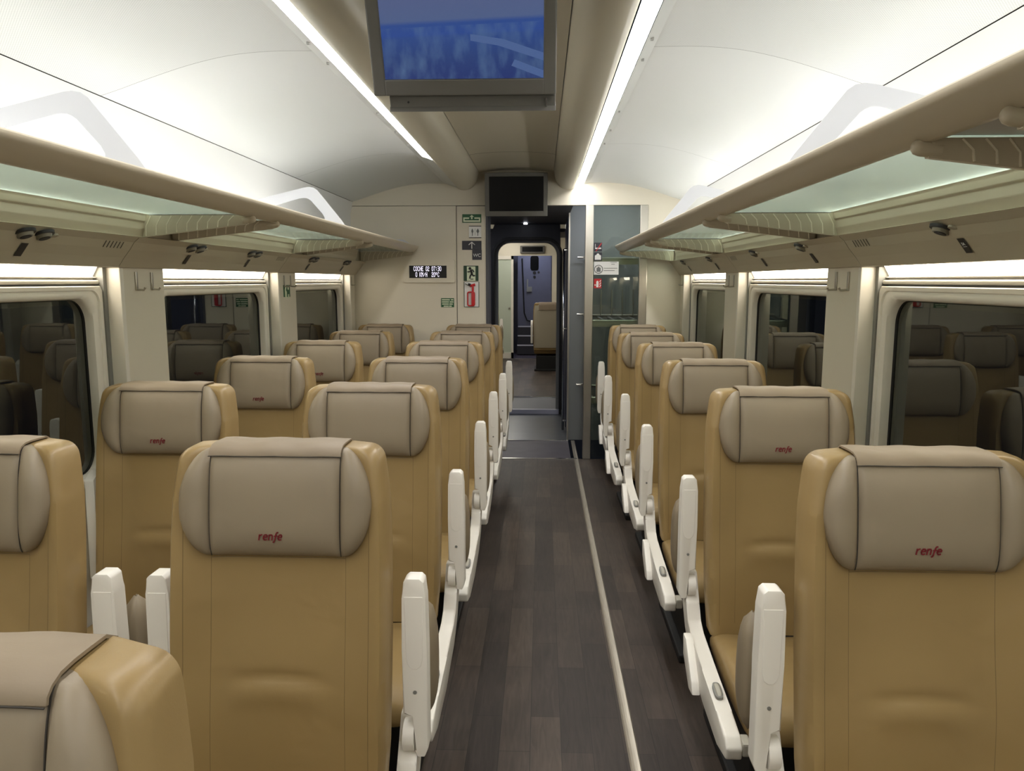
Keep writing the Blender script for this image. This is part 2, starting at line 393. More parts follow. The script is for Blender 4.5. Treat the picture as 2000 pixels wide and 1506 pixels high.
for s, nm in ((-1, 'left'), (1, 'right')):
    struct('trim_%d' % (3 if s < 0 else 4), MB().sheet([(XX(s, h), z) for h, z in tube_prof], YB, D), 'tube_paint', True)
    segs = [(YB, -1.0), (-.998, .88), (.882, 2.78), (2.782, 4.96 if s < 0 else 4.66), (4.962 if s < 0 else 4.662, D)]
    for k, (a, b) in enumerate(segs):
        struct('ceiling', MB().sheet([(XX(s, h), z) for h, z in PAN], a, b), 'ceiling_perf' if k < 3 else 'ceiling_paint', True)
    struct('ceiling', MB().sheet([(XX(s, h), z) for h, z in SIDE], YB, D), 'ceiling_paint', True)
    # dark backing above the seams
    struct('ceiling', MB().sheet([(XX(s, h), z+.02) for h, z in PAN] + [(XX(s, 1.41), 2.19)], YB, D), 'seam_dark')
    struct('wall_%s' % nm, MB().sheet([(XX(s, h), z) for h, z in WALLUP], YB, D), 'ceiling_paint', True)
    # service panel under the rack
    pj = [-1.02, .71, 2.80, 4.53, D]
    for a, b in zip([YB] + pj[:-1], pj):
        struct('trim_%d' % (5 if s < 0 else 6), MB().sheet([(XX(s, 1.315), 1.80), (XX(s, 1.312), 1.70), (XX(s, 1.272), 1.692), (XX(s, 1.296), 1.672), (XX(s, 1.314), 1.645), (XX(s, 1.338), 1.616), (XX(s, 1.362), 1.582), (XX(s, 1.372), 1.580), (XX(s, 1.475), 1.588)], a+.0015, b-.0015), 'cream_panel')
    # lower wall + outer skin
    struct('wall_%s' % nm, MB().box(min(XX(s, 1.40), XX(s, 1.44)), max(XX(s, 1.40), XX(s, 1.44)), YB, D, 0, .80), 'cream_wall')
    struct('wall_%s' % nm, MB().box(min(XX(s, 1.50), XX(s, 1.52)), max(XX(s, 1.50), XX(s, 1.52)), YB, D, 1.50, 2.3), 'seam_dark')
    # pillars
    for k, yc in enumerate(PIL):
        y0, y1 = yc-PW/2, min(yc+PW/2, D)
        if y0 < YB: continue
        x0, x1 = sorted((XX(s, 1.378), XX(s, 1.50)))
        struct('wall_%s' % nm, MB().box(x0, x1, y0+.03, y1, .78, 1.585), 'cream_wall')
        x0, x1 = sorted((XX(s, 1.372), XX(s, 1.50)))
        struct('trim_%d' % (7 if s < 0 else 8), MB().box(x0, x1, y0+.008, y0+.034, .78, 1.58, .003), 'white_metal')
        x0, x1 = sorted((XX(s, 1.425), XX(s, 1.50)))
        struct('trim_%d' % (7 if s < 0 else 8), MB().box(x0, x1, y0-.014, y0+.008, .78, 1.58), 'mid_grey')

# windows
def window(s, ya, yb, idx):
    """frame mesh with a rounded opening; children pane, gasket, blind, light slot"""
    cy, w = (ya+yb)/2, yb-ya
    zb, zt = .78, 1.512
    cz, h = (zb+zt)/2, zt-zb
    def L(hw, cz_, ww, hh, r): return [(XX(s, hw+.032), p[0], p[1]) for p in rrect(cy, cz_, ww, hh, r, 8)]
    loops = [L(1.405, cz, w-.002, h, .004), L(1.398, cz, w-.006, h-.006, .02), L(1.398, cz, w-.040, h-.030, .05), L(1.404, cz, w-.048, h-.036, .05),
             L(1.402, cz, w-.060, h-.044, .06), L(1.398, cz, w-.090, h-.062, .075), L(1.402, cz-.002, w-.130, h-.082, .085), L(1.412, cz-.002, w-.140, h-.090, .085), L(1.430, cz-.002, w-.144, h-.094, .085)]
    fr = MB().loft(loops, False, False).build('window_%d' % idx, 'white_metal', None, True, 50)
    fr['kind'] = 'structure'
    MB().loft([L(1.428, cz-.002, w-.142, h-.092, .085), L(1.440, cz-.002, w-.150, h-.100, .082), L(1.440, cz-.002, w-.20, h-.130, .075)], False, False).build('gasket', 'rubber', fr)
    pane = MB(); pane.bm.faces.new([pane.bm.verts.new(p) for p in L(1.436, cz-.002, w-.150, h-.100, .08)])
    pane.build('pane', 'window_glass', fr)
    # light slot and blind housing above
    x = lambda hh: XX(s, hh+.030)
    MB().sheet([(x(1.408), 1.585), (x(1.430), 1.546)], ya+.01, yb-.01).build('light_slot', 'window_light', fr)
    MB().sheet([(x(1.430), 1.546), (x(1.420), 1.544), (x(1.420), 1.541), (x(1.434), 1.539), (x(1.434), 1.534)], ya, yb).build('blind_housing', 'white_metal', fr)
    MB().tube([(x(1.418), ya, 1.526), (x(1.418), yb, 1.526)], .008, 12).build('blind_rail', 'white_metal', fr, True, 60)
    MB().sheet([(x(1.43), 1.536), (x(1.432), 1.505)], ya, yb).build('blind_backing', 'mid_grey', fr)
    return fr
n = 1
for s in (-1, 1):
    for k in range(4):
        ya, yb = PIL[k+1]+PW/2, PIL[k]-PW/2-.014
        window(s, ya, yb, n); n += 1

# night outside is the dark world; a dull trackside wall behind the glass would not be seen

# ------------------------------------------------------------------ light strips in the ceiling
for s, yend, lab in ((-1, 5.0, 'long white light strip in the ceiling left of the centre ducts'), (1, D-.005, 'long white light strip in the ceiling right of the monitors')):
    xa, xb = XX(s, .487), XX(s, .56)
    t = thing('ceiling_light', (XX(s, .52), 1.9, 2.31), lab, 'light', 'ceiling light strips')
    MB().sheet([(XX(s, .489), 2.300), (XX(s, .52), 2.312), (XX(s, .556), 2.323)], YB+.01, yend).build('diffuser', 'strip_light', t)
    for y in (.70, .95, 2.66, 2.90, 3.75, 4.20, 4.60):
        MB().box(min(XX(s, .572), XX(s, .582)), max(XX(s, .572), XX(s, .582)), y, y+.01, 2.322, 2.33).build('clip', 'mid_grey', t)
    if s < 0: struct('ceiling', MB().sheet([(XX(s, .487), 2.300), (XX(s, .56), 2.325)], 5.004, D), 'ceiling_paint')

# ------------------------------------------------------------------ far bulkhead
HZ = 2.155
xl, xr = XX(-1, 1.42), XX(1, 1.42)
def topz(h):
    P = [(0, 2.44), (.31, 2.43), (.33, 2.36), (.6, 2.335), (.9, 2.322), (1.2, 2.245), (1.38, 2.185), (1.43, 2.18)]
    for a, b in zip(P, P[1:]):
        if a[0] <= h <= b[0]: return a[1] + (b[1]-a[1])*(h-a[0])/(b[0]-a[0])
    return 2.18
pl = atY(892, 500, D).x; dl = atY(949, 500, D).x; post_l0, post_l1 = .362, .430; post_r0, post_r1 = .815, .880
# header
pts = [(xl, HZ)] + [(XC+h, topz(abs(h))+.03) for h in [-1.42, -1.2, -.9, -.6, -.33, -.31, 0, .31, .33, .6, .9, 1.2, 1.42]] + [(xr, HZ)]
struct('wall_back', MB().prism(pts, 'y', D, D+.06), 'cream_wall')
# left partition panels with a dark joint
struct('wall_back', MB().box(xl, pl-.003, D, D+.05, 0, HZ-.004), 'cream_wall')
struct('wall_back', MB().box(pl+.003, dl, D, D+.05, 0, HZ-.006), 'cream_wall')
struct('wall_back', MB().box(xl, dl-.004, D+.02, D+.06, 0, HZ+.01), 'seam_dark')
struct('wall_back', MB().box(post_r1, xr, D, D+.06, 0, HZ), 'cream_wall')
struct('trim_9', MB().box(dl, dl+.018, D-.006, D+.35, 0, HZ), 'dark_grey')
# rear bulkhead behind the camera
struct('wall_front', MB().box(xl, xr, YB-.05, YB, 0, 2.5), 'cream_wall')

# luggage bay screen
t = thing('luggage_screen', ((post_l0+post_r1)/2, D+.03, 0), 'glazed screen with steel posts in front of the luggage shelves', 'partition')
MB().box(post_l0, post_l1, D-.005, D+.06, 0, HZ, .004).build('post', 'steel', t)
MB().box(post_r0, post_r1, D-.005, D+.06, 0, HZ, .004).build('post', 'steel', t)
MB().box(post_l1, post_r0, D+.024, D+.032, .01, HZ).build('glass_panel', 'partition_glass', t)
# bay walls
YV = 7.25
struct('wall_bay', MB().box(.262, xr, YV, YV+.05, 0, 2.3), 'cabinet_grey')
struct('trim_10', MB().box(.250, .264, YV-.03, YV+.05, 0, 2.2), 'steel')
struct('wall_bay', MB().box(xr-.02, xr, D+.06, YV, 0, 2.3), 'cabinet_grey')
# luggage shelves: slatted trays of tube
for k, (z, lab) in enumerate(((.52, 'lowest slatted metal luggage shelf behind the glass screen'), (1.19, 'middle slatted metal luggage shelf behind the glass screen'), (1.72, 'top slatted metal luggage shelf behind the glass screen'))):
    t = thing('luggage_shelf', (.75, 6.9, z), lab, 'shelf', 'luggage shelves in the bay')
    mb = MB(); mb.tube([(.40, D+.12, z), (1.16, D+.12, z)], .012); mb.box(.40, 1.16, D+.11, D+.125, z-.05, z+.005)
    mb.build('front_rail', 'steel', t)
    MB().tube([(.40, YV-.03, z+.02), (1.16, YV-.03, z+.02)], .012).build('back_rail', 'steel', t)
    for i in range(8):
        x = .44+i*.095
        MB().box(x-.012, x+.012, D+.13, YV-.03, z-.003, z+.008).build('slat', 'mid_grey', t)
    MB().tube([(.335, YV-.05, z+.03), (.40, YV-.06, z+.03), (.40, D+.12, z)], .010).build('bracket', 'steel', t)
    if k == 1:
        for i in range(7):
            x = .46+i*.1
            MB().tube([(x, YV-.04, z+.02), (x, YV-.04, z+.26)], .006, 6).build('upright', 'steel', t)

# vestibule beyond the doorway
YA = 8.7
struct('floor', MB().box(-1.4, .262, D+.012, 7.2, -.04, -.001), 'vest_floor')
struct('floor', MB().box(-1.4, .262, 7.2, YA, -.04, -.001), 'floor_metal')
struct('trim_11', MB().box(-.8, .262, 7.19, 7.21, 0, .006), 'chrome')
struct('ceiling', MB().box(-1.4, .262, D+.06, YA, 2.16, 2.2), 'dark_grey')
struct('wall_vestibule', MB().box(.262, .30, YV+.05, YA, 0, 2.16), 'purple_grey')
struct('wall_vestibule', MB().box(-1.44, -1.40, D+.06, YA, 0, 2.16), 'purple_grey')
struct('trim_12', MB().box(.254, .262, 7.9, 7.94, 0, 2.16), 'dark_grey')
# arched gangway doorway
al, ar, at_ = -.535, .205, 1.99
def arch(x0, x1, zt, r, n=8):
    P = [(x1, 0)]
    for k in range(n+1):
        a = PI/2*k/n; P.append((x1-r+r*math.cos(a), zt-r+r*math.sin(a)))
    for k in range(n+1):
        a = PI/2+PI/2*k/n; P.append((x0+r+r*math.cos(a), zt-r+r*math.sin(a)))
    P.append((x0, 0)); return P
def arch_ring(mb, a, b, y0, y1):
    def lp(P, y): return [(p[0], y, p[1]) for p in P]
    mb.loft([lp(a, y0), lp(b, y0), lp(b, y1), lp(a, y1), lp(a, y0)], False, False, closed=False)
    return mb
inner = arch(al, ar, at_, .17)
outer = []
for p in inner:
    cxm = (al+ar)/2
    outer.append((-1.4 if p[0] < cxm and p[1] < at_-.17 else (.262 if p[1] < at_-.17 else p[0]), p[1] if p[1] < at_-.17 else 2.16))
struct('wall_gangway', arch_ring(MB(), inner, outer, YA, YA+.06), 'dark_grey')
t = thing('gangway_door_seal', ((al+ar)/2, YA, 0), 'black rubber arch around the gangway opening', 'door frame')
arch_ring(MB(), arch(al, ar, at_, .17), arch(al-.03, ar+.03, at_+.03, .2), YA-.03, YA-.002).build('seal', 'rubber', t)
struct('trim_16', arch_ring(MB(), arch(al+.035, ar-.035, at_-.03, .14), arch(al+.0, ar-.0, at_, .17), YA+.06, YA+.10), 'mid_grey')
t = thing('grab_handle', (.225, 7.75, .3), 'vertical chrome grab pole beside the gangway opening', 'handle')
MB().tube([(.225, 7.75, .0), (.225, 7.75, 1.85)], .013, 10).build('pole', 'chrome', t, True)
for z in (.10, 1.05, 1.84): MB().tube([(.225, 7.75, z), (.262, 7.75, z)], .016, 10).build('bracket', 'chrome', t)
single(MB().tube([(-.18, YA-.25, 2.158), (-.18, YA-.25, 2.145)], .02, 14).build('spotlight', 'spot_light'), 'tiny round white spotlight above the gangway arch', 'light')
struct('trim_13', MB().box(al-.25, .262, YA-.02, YA+.05, 0, .05), 'step_light')
# gangway passage
struct('floor', MB().box(-.7, .4, YA+.05, 9.8, -.02, .02), 'floor_ribbed')
struct('wall_gangway', MB().box(-.74, -.70, YA+.06, 9.9, 0, 2.1), 'mid_grey')
struct('wall_gangway', MB().box(.32, .36, YA+.06, 9.9, 0, 2.1), 'mid_grey')
struct('ceiling', MB().box(-.8, .4, YA+.06, 9.9, 2.08, 2.12), 'dark_grey')
struct('trim_14', MB().box(-.7, .4, 9.79, 9.83, .0, .035), 'chrome')
# next car
YE = 15.0
struct('floor', MB().box(-1.6, 1.2, 9.83, YE, -.03, .0), 'floor_planks')
struct('wall_next_left', MB().box(-1.62, -1.58, 9.83, 17, 0, 2.5), 'cream_wall')
struct('wall_next_right', MB().box(1.18, 1.22, 9.83, 17, 0, 2.5), 'cream_wall')
struct('ceiling', MB().box(-1.6, 1.2, 9.9, 17, 2.42, 2.46), 'ceiling_paint')
struct('wall_next_end', MB().box(-1.6, 1.2, YE, YE+.06, 2.02, 2.42), 'cream_wall')
struct('wall_next_end', MB().box(-1.6, -.86, YE, YE+.06, 0, 2.02), 'cream_wall')
struct('wall_next_end', MB().box(.20, 1.2, YE, YE+.06, 0, 2.02), 'cream_wall')
struct('floor', MB().box(-1.6, 1.2, YE, 17, -.03, .001), 'vest_floor')
struct('wall_next_vestibule', MB().box(-1.6, 1.2, 17, 17.05, 0, 2.4), 'purple_grey')
struct('trim_15', MB().box(-1.6, 1.2, YE-.02, YE+.02, 0, .006), 'chrome')
t = thing('glass_sliding_door', (-.70, YE+.02, 0), 'pale green frosted glass sliding door in the far carriage', 'door')
MB().box(-.85, -.60, YE+.02, YE+.035, .12, 1.96).build('glass_leaf', 'frosted_door', t)
mb = MB(); mb.box(-.60, -.555, YE, YE+.05, 0, 2.02); mb.box(-.86, -.555, YE, YE+.05, 1.95, 2.02); mb.box(-.86, -.555, YE, YE+.05, .0, .12)
mb.build('door_frame', 'white_metal', t)
MB().tube([(-.635, YE, 1.0), (-.635, YE+.02, 1.0)], .018, 10).build('handle', 'steel', t)
pd = 16.6
def pw(px, py): return atY(px, py, pd)
t = thing('carriage_end_door', (-.1, pd, 0), 'blue grey end door with small dark window, far down the train', 'door')
a, b = pw(1011, 500), pw(1076, 690)
MB().box(a.x, b.x, pd, pd+.04, .12, 2.15, .01).build('door_leaf', 'purple_grey', t)
a, b = pw(1036, 500), pw(1052, 528)
MB().prism(rrect((a.x+b.x)/2, (a.z+b.z)/2, b.x-a.x, a.z-b.z, .05), 'y', pd-.012, pd).build('door_window', 'black_gloss', t)
a = pw(1029, 550); b = pw(1039, 570)
mb = MB(); mb.box(a.x, b.x, pd-.03, pd-.005, b.z, (a.z+b.z)/2, .005); mb.box(a.x, a.x+.03, pd-.04, pd-.005, b.z, a.z+.05, .005)
mb.build('door_latch', 'mid_grey', t)
for (cx_, cy_, r) in ((1044, 533, .035), (1052, 532, .025), (1044, 541, .03)):
    c = pw(cx_, cy_); disc(MB(), (c.x, pd-.002, c.z), (0, -1, 0), r, .006, 16).build('round_sticker', 'black_plate', t)
a = pw(1020, 505); q = pw(1024, 625); c = pw(1036, 632)
MB().tube([(a.x, pd-.015, a.z), (q.x, pd-.015, q.z+.15), (q.x+.06, pd-.015, q.z), (c.x+.2, pd-.015, c.z)], .014, 8).build('cable', 'rubber', t)
# steps in the far vestibule
t = thing('step_unit', (-.32, 15.9, 0), 'dark steps with pale edges behind the far sliding door', 'steps')
for k in range(3):
    z0 = .02+.18*k; y = 15.7+.25*k
    MB().box(-.50, -.12, y, pd-.06, z0, z0+.18).build('step', 'sign_navy', t)
    MB().box(-.50, -.12, y-.01, y+.03, z0+.175, z0+.20).build('nosing', 'step_light', t)
t = thing('information_display', (-.18, YE-.02, 2.1), 'switched-off information display in the carriage beyond the arch', 'display')
a, b = atY(1016, 480, YE), atY(1064, 495, YE)
MB().box(a.x, b.x, YE-.05, YE, b.z, a.z, .01).build('housing', 'screen_frame', t)
MB().box(a.x+.04, b.x-.04, YE-.056, YE-.049, b.z+.03, a.z-.025).build('screen', 'black_gloss', t)

# ================================================================== LUGGAGE RACKS
def rack(s):
    lab = 'overhead luggage rack with glass shelf along the %s windows' % ('left' if s < 0 else 'right')
    t = thing('overhead_luggage_rack', (XX(s, 1.05), 2, 1.77), lab, 'luggage rack', 'overhead luggage racks')
    X = lambda h: XX(s, h)
    P = [(X(.821), 1.812), (X(.821), 1.819), (X(.826), 1.8235), (X(.834), 1.824), (X(.870), 1.810), (X(.895), 1.788), (X(.897), 1.774), (X(.886), 1.767), (X(.872), 1.768), (X(.845), 1.786), (X(.830), 1.800)]
    if s > 0: P = P[::-1]
    MB().prism(P, 'y', YB+.02, D-.02, 0).build('front_rail', 'rack_rail', t, True, 40)
    joints = [c for c in PIL[1:] if c > YB]
    ends = [(D-.05)] 
    segs = []; hi = D-.05
    for c in joints:
        segs.append((c+.13, hi)); hi = c-.13
    segs.append((YB+.02, hi))
    for a, b in segs:
        MB().box(min(X(.885), X(1.30)), max(X(.885), X(1.30)), a, b, 1.778, 1.786).build('glass_shelf', 'shelf_glass', t)
        Q = [(X(1.262), 1.780), (X(1.268), 1.772), (X(1.272), 1.752), (X(1.278), 1.748), (X(1.280), 1.722), (X(1.292), 1.692), (X(1.31), 1.692), (X(1.31), 1.790), (X(1.266), 1.790)]
        if b > D-.1: b = D-.30
        MB().prism(Q, 'y', a, b, .0015, 1).build('back_rail', 'rack_rail', t)
    for c in joints:
        MB().box(min(X(.885), X(1.30)), max(X(.885), X(1.30)), c-.128, c+.128, 1.780, 1.788).build('joint_plate', 'rack_white', t)
    # support arms
    arms = [c+o for c in joints for o in (-.13, .13)] + [D-.06]
    for y in arms:
        mb = MB()
        mb.tube([(X(.8575), y, 1.762), (X(.859), y, 1.762), (X(.864), y, 1.761), (X(.873), y, 1.760), (X(.905), y, 1.757)], [.003, .008, .0125, .0150, .016], 14)
        lo = []
        N = 8
        for i in range(N+1):
            f = i/N; h = .885+f*(1.30-.885)
            zt = 1.774; zb = 1.742-.050*f; w = .016
            yc = y
            lo.append([(X(h), yc-w, zt), (X(h), yc+w, zt), (X(h), yc+w*.9, (zt+zb)/2), (X(h), yc+w*.4, zb), (X(h), yc-w*.4, zb), (X(h), yc-w*.9, (zt+zb)/2)])
        mb.loft(lo)
        o = mb.build('support_arm', 'rack_rail', t, True, 50)
        rb = MB()
        for i in range(9):
            f0 = .12+i*.095; f1 = f0+.05
            for sd in (-1, 1):
                h0, h1 = .885+f0*.415, .885+f1*.415
                rb.tube([(X(h0), y+sd*.0155, 1.772), (X(h1), y+sd*.0140, (1.774+1.742-.05*f1)/2), (X(h1+.006), y+sd*.0085, 1.744-.05*f1)], .0024, 5)
        rb.build('ribs', 'rib_cream', o)
    # divider hoops above the shelf
    for y in (-.02, 2.06, 4.14):
        R = [(.835, 1.815), (.995, 2.015), (1.02, 2.032), (1.05, 2.032), (1.34, 1.965), (1.34, 1.80)]
        H = [(.965, 1.835), (.955, 1.86), (.965, 1.885), (1.035, 1.965), (1.06, 1.975), (1.09, 1.972), (1.27, 1.925), (1.29, 1.90), (1.29, 1.86), (1.26, 1.835)]
        # frame plate: outline with a hole, made as a ring of quads by angle sampling
        def samp(poly, n=48):
            c = (1.12, 1.89); out = []
            for k in range(n):
                a = 2*PI*k/n; d = (math.cos(a), math.sin(a)); best = 0
                for p, q in zip(poly, poly[1:]+poly[:1]):
                    ex, ez = q[0]-p[0], q[1]-p[1]; den = d[0]*ez-d[1]*ex
                    if abs(den) < 1e-9: continue
                    tt = ((p[0]-c[0])*ez-(p[1]-c[1])*ex)/den; u = ((p[0]-c[0])*d[1]-(p[1]-c[1])*d[0])/den
                    if tt > 0 and -1e-6 <= u <= 1+1e-6: best = max(best, tt)
                out.append((c[0]+d[0]*best, c[1]+d[1]*best))
            return out
        ro, rh = samp(R), samp(H)
        def lp(Pp, yy): return [(X(p[0]), yy, p[1]) for p in Pp]
        MB().loft([lp(ro, y-.003), lp(rh, y-.003), lp(rh, y+.003), lp(ro, y+.003), lp(ro, y-.003)], False, False).build('divider', 'rack_white', t)
        Tt = [(X(.836), 1.815), (X(.90), 1.885), (X(.99), 1.815)]
        MB().prism(Tt if s > 0 else Tt[::-1], 'y', y+.003, y+.009).build('divider_foot', 'rack_white', t)
    E_ = [(X(.836), 1.81), (X(.94), 1.872), (X(1.30), 1.885), (X(1.34), 1.80)]
    MB().prism(E_ if s > 0 else E_[::-1], 'y', D-.06, D-.045).build('end_plate', 'rack_white', t)
    # concealed lamp tube lighting the coving above the rack
    l = thing('rack_cove_lamp', (X(1.285), 2, 1.80), 'slim white lamp tube hidden on top of the %s luggage rack' % ('left' if s < 0 else 'right'), 'light', 'lamps over the racks')
    ye = 4.6 if s < 0 else D-.1
    MB().tube([(X(1.275), YB+.1, 1.803), (X(1.275), ye, 1.803)], .011, 8).build('lamp_tube', 'cove_light', l)
rack(-1); rack(1)

# coat hooks on the pillars
def hook(s, y, z=1.565):
    x = XX(s, 1.378); o = -s
    mb = MB()
    mb.box(min(x, x+o*.005), max(x, x+o*.005), y-.008, y+.008, z-.072, z, .0015)
    mb.tube([(x, y, z-.068), (x+o*.030, y, z-.070), (x+o*.036, y, z-.060)], .0042, 8)
    return mb
hk = 0
names = {1: 'second', 2: 'third'}
for s in (-1, 1):
    for k in (1, 2):
        for i, dy in enumerate((-.045, .075)):
            side = 'left' if s < 0 else 'right'
            which = 'nearer' if k == 1 else 'farther'
            pos = 'camera side' if i == 0 else 'far side'
            single(hook(s, PIL[k]+dy).build('coat_hook', 'steel', None, True, 40), 'metal coat hook on the %s %s wall pillar, %s of its pair' % (which, side, pos), 'hook', 'coat hooks on the window pillars')
    side = 'left' if s < 0 else 'right'
    single(hook(s, D-.11).build('coat_hook', 'steel', None, True, 40), 'single metal coat hook on the %s wall beside the end partition' % side, 'hook', 'coat hooks on the window pillars')

# reading lamps
rows_txt = ['nearest', 'second', 'third', 'fourth', 'farthest']
def reading(s, y, i):
    side = 'left' if s < 0 else 'right'
    t = thing('reading_lamp', (XX(s, 1.322), y, 1.66), 'reading lamp set under the %s rack, %s along the aisle' % (side, ['nearest', 'second from the camera', 'middle one of five', 'second from the far wall', 'farthest'][i]), 'lamp', 'reading lamps under the racks')
    nrm = Vector((-s*.35, 0, -.94)).normalized()
    al_ = Vector((0, 1, 0)); dn = nrm.cross(al_)
    if dn.z > 0: dn = -dn
    base = Vector((XX(s, 1.296), y, 1.670))
    offs = (0, -.085) if s < 0 else (0,)
    for o in offs:
        c = base + al_*o
        disc(MB(), c-nrm*.004, nrm, .034, .008, 24, .032).build('bezel', 'black_plate', t, True, 40)
        h = disc(MB(), c+nrm*.003, nrm, .025, .010, 24, .021).build('lamp_head', 'lamp_glass', t, True, 40)
        disc(MB(), c+nrm*.0125, nrm, .016, .002, 20).build('lens', 'black_plate', h)
    c = base + al_*(.052 if s < 0 else -.055)
    disc(MB(), c-nrm*.002, nrm, .013, .006, 16).build('call_button', 'shell_beige', t)
    # dark seat number plate on the panel below
    a0 = Vector((XX(s, 1.316), 0, 1.6425)); a1 = Vector((XX(s, 1.362), 0, 1.582)); dv = (a1-a0).normalized(); nn = Vector((-s*abs(dv.z), 0, -abs(dv.x)))
    off = nn*.0015; yl = y-.055
    p = a0+off+dv*.0; q = a0+off+dv*.048
    mb = MB(); mb.quad((p.x, yl-.016, p.z), (p.x, yl+.016, p.z), (q.x, yl+.016, q.z), (q.x, yl-.016, q.z))
    pt = mb.build('number_plate', 'black_plate', t)
    off2 = nn*.0025
    if s > 0 and i == 0:
        # characters 5A read along the plate
        xax = Vector((0, -1, 0)); yax = -dv; zz = xax.cross(yax)
        T = Matrix(((xax.x, yax.x, zz.x, (a0+off2+dv*.022).x), (xax.y, yax.y, zz.y, yl+.0), (xax.z, yax.z, zz.z, (a0+off2+dv*.022).z), (0, 0, 0, 1)))
        text_obj('5A', .013, 'sign_white', pt, 0, 0, 0, mat4=T)
        mb = MB(); u, v = a0+off2+dv*.026, a0+off2+dv*.0275
        mb.quad((u.x, yl-.010, u.z), (u.x, yl+.008, u.z), (v.x, yl+.008, v.z), (v.x, yl-.010, v.z)); mb.build('printed_line', 'sign_white', pt)
for i, y in enumerate((2.28, 3.34, 4.02, 5.06, 5.92)): reading(-1, y, i)
for i, y in enumerate((2.13, 3.25, 3.95, 4.98, 5.88)): reading(1, y, i)
# vent slots beside panel joints
vn = 0
for s in (-1, 1):
    for k, y in enumerate((2.62, 4.36)):
        mb = MB()
        for j in range(6):
            yy = y+j*.022
            p0_, p1_ = Vector((XX(s, 1.297), yy, 1.6705)), Vector((XX(s, 1.312), yy, 1.648))
            n_ = Vector((-s*.7, 0, -.7))*.001
            mb.quad(p0_+n_-Vector((0, .003, 0)), p0_+n_+Vector((0, .003, 0)), p1_+n_+Vector((0, .003, 0)), p1_+n_-Vector((0, .003, 0)))
        single(mb.build('air_vent', 'seam_dark'), 'row of short dark vent slots under the %s rack, %s' % ('left' if s < 0 else 'right', ('near the camera', 'towards the far wall')[k]), 'vent', 'air vents under the racks')

# ================================================================== MONITORS
def monitor(loc, w, h, tilt, on, label):
    t = thing('ceiling_monitor', loc, label, 'screen', 'ceiling monitors')
    ORG[t] = Vector((0, 0, 0))
    t.rotation_euler = (tilt, 0, 0)
    # local: bottom centre at origin, screen faces -Y, top up z
    fr = MB(); bl, bt, bb = .034, .03, .042
    dp = .06
    fr.box(-w/2, -w/2+bl, 0, dp, 0, h, .004); fr.box(w/2-bl, w/2, 0, dp, 0, h, .004)
    fr.box(-w/2+bl-.003, w/2-bl+.003, 0, dp, 0, bb, .004); fr.box(-w/2+bl-.003, w/2-bl+.003, 0, dp, h-bt, h, .004)
    fr.box(-w/2+.01, w/2-.01, .02, dp, .01, h-.01)
    fr.build('frame', 'screen_frame', t)
    sc = MB().box(-w/2+bl, w/2-bl, .006, .012, bb, h-bt).build('screen', 'tv_picture' if on else 'black_gloss', t)
    if on:
        W = w-2*bl; H = h-bt-bb; x0 = -w/2+bl; z0 = bb
        def poly(pts, m, yy, nm):
            MB().prism([(x0+p[0]*W, z0+p[1]*H) for p in pts], 'y', yy-.0006, yy).build(nm, m, sc)
        poly([(.55, .30), (.72, .26), (1, .14), (1, .20), (.75, .31), (.55, .35)], 'tv_pale', .0055, 'picture_shape')
        poly([(.80, .10), (1, .0), (1, .06), (.82, .15)], 'tv_pale', .0055, 'picture_shape')
        poly([(.86, .62), (1, .64), (1, .72), (.9, .67)], 'tv_cyan', .0055, 'picture_shape')
        for (cx_, z_, hh) in () and ((.28, .06, .36), (.50, .03, .37), (.13, .08, .30), (.73, 0, .30), (.38, .12, .24), (.21, .10, .28), (.62, .02, .2)):
            w_ = hh*.18
            P = [(cx_-w_*.5, z_), (cx_+w_*.5, z_), (cx_+w_*.55, z_+hh*.45), (cx_+w_*.45, z_+hh*.74), (cx_+w_*.18, z_+hh*.80), (cx_+w_*.2, z_+hh*.95), (cx_, z_+hh), (cx_-w_*.2, z_+hh*.95), (cx_-w_*.18, z_+hh*.80), (cx_-w_*.5, z_+hh*.72), (cx_-w_*.6, z_+hh*.4)]
            poly(P, 'tv_dark', .005, 'picture_figure')
    return t
c = atY(909, 190, 2.16)
tm = monitor((c.x, 2.14, c.z), .495, .385, math.radians(24), True, 'large ceiling monitor showing a blue seaside picture')
# bottom bar + hanging bracket
br = MB(); br.box(-.212, .247, .03, .10, -.038, -.005, .003); br.build('bottom_bar', 'screen_frame', tm)
br = MB(); br.prism([(.02, -.046), (.11, -.046), (.115, -.034), (.03, -.034)], 'x', -.213, .248, .002); br.build('lower_lip', 'screen_frame', tm)
MB().tube([(.222, .026, -.036), (.222, .026, -.012)], .003, 6).build('latch', 'chrome', tm)
MB().tube([(-.16, .028, -.022), (-.16, .031, -.022)], .003, 8).build('sensor', 'black', tm)
MB().box(-.15, .15, .05, .12, .1, .40, .01).build('mounting', 'screen_frame', tm)
c = atY(1008.5, 420, D-.10)
tm2 = monitor((c.x, D-.12, c.z-.012), .51, .345, math.radians(6), False, 'small dark switched-off monitor above the end doorway')
MB().box(-.18, .18, .05, .11, .05, .30, .01).build('mounting', 'dark_grey', tm2)

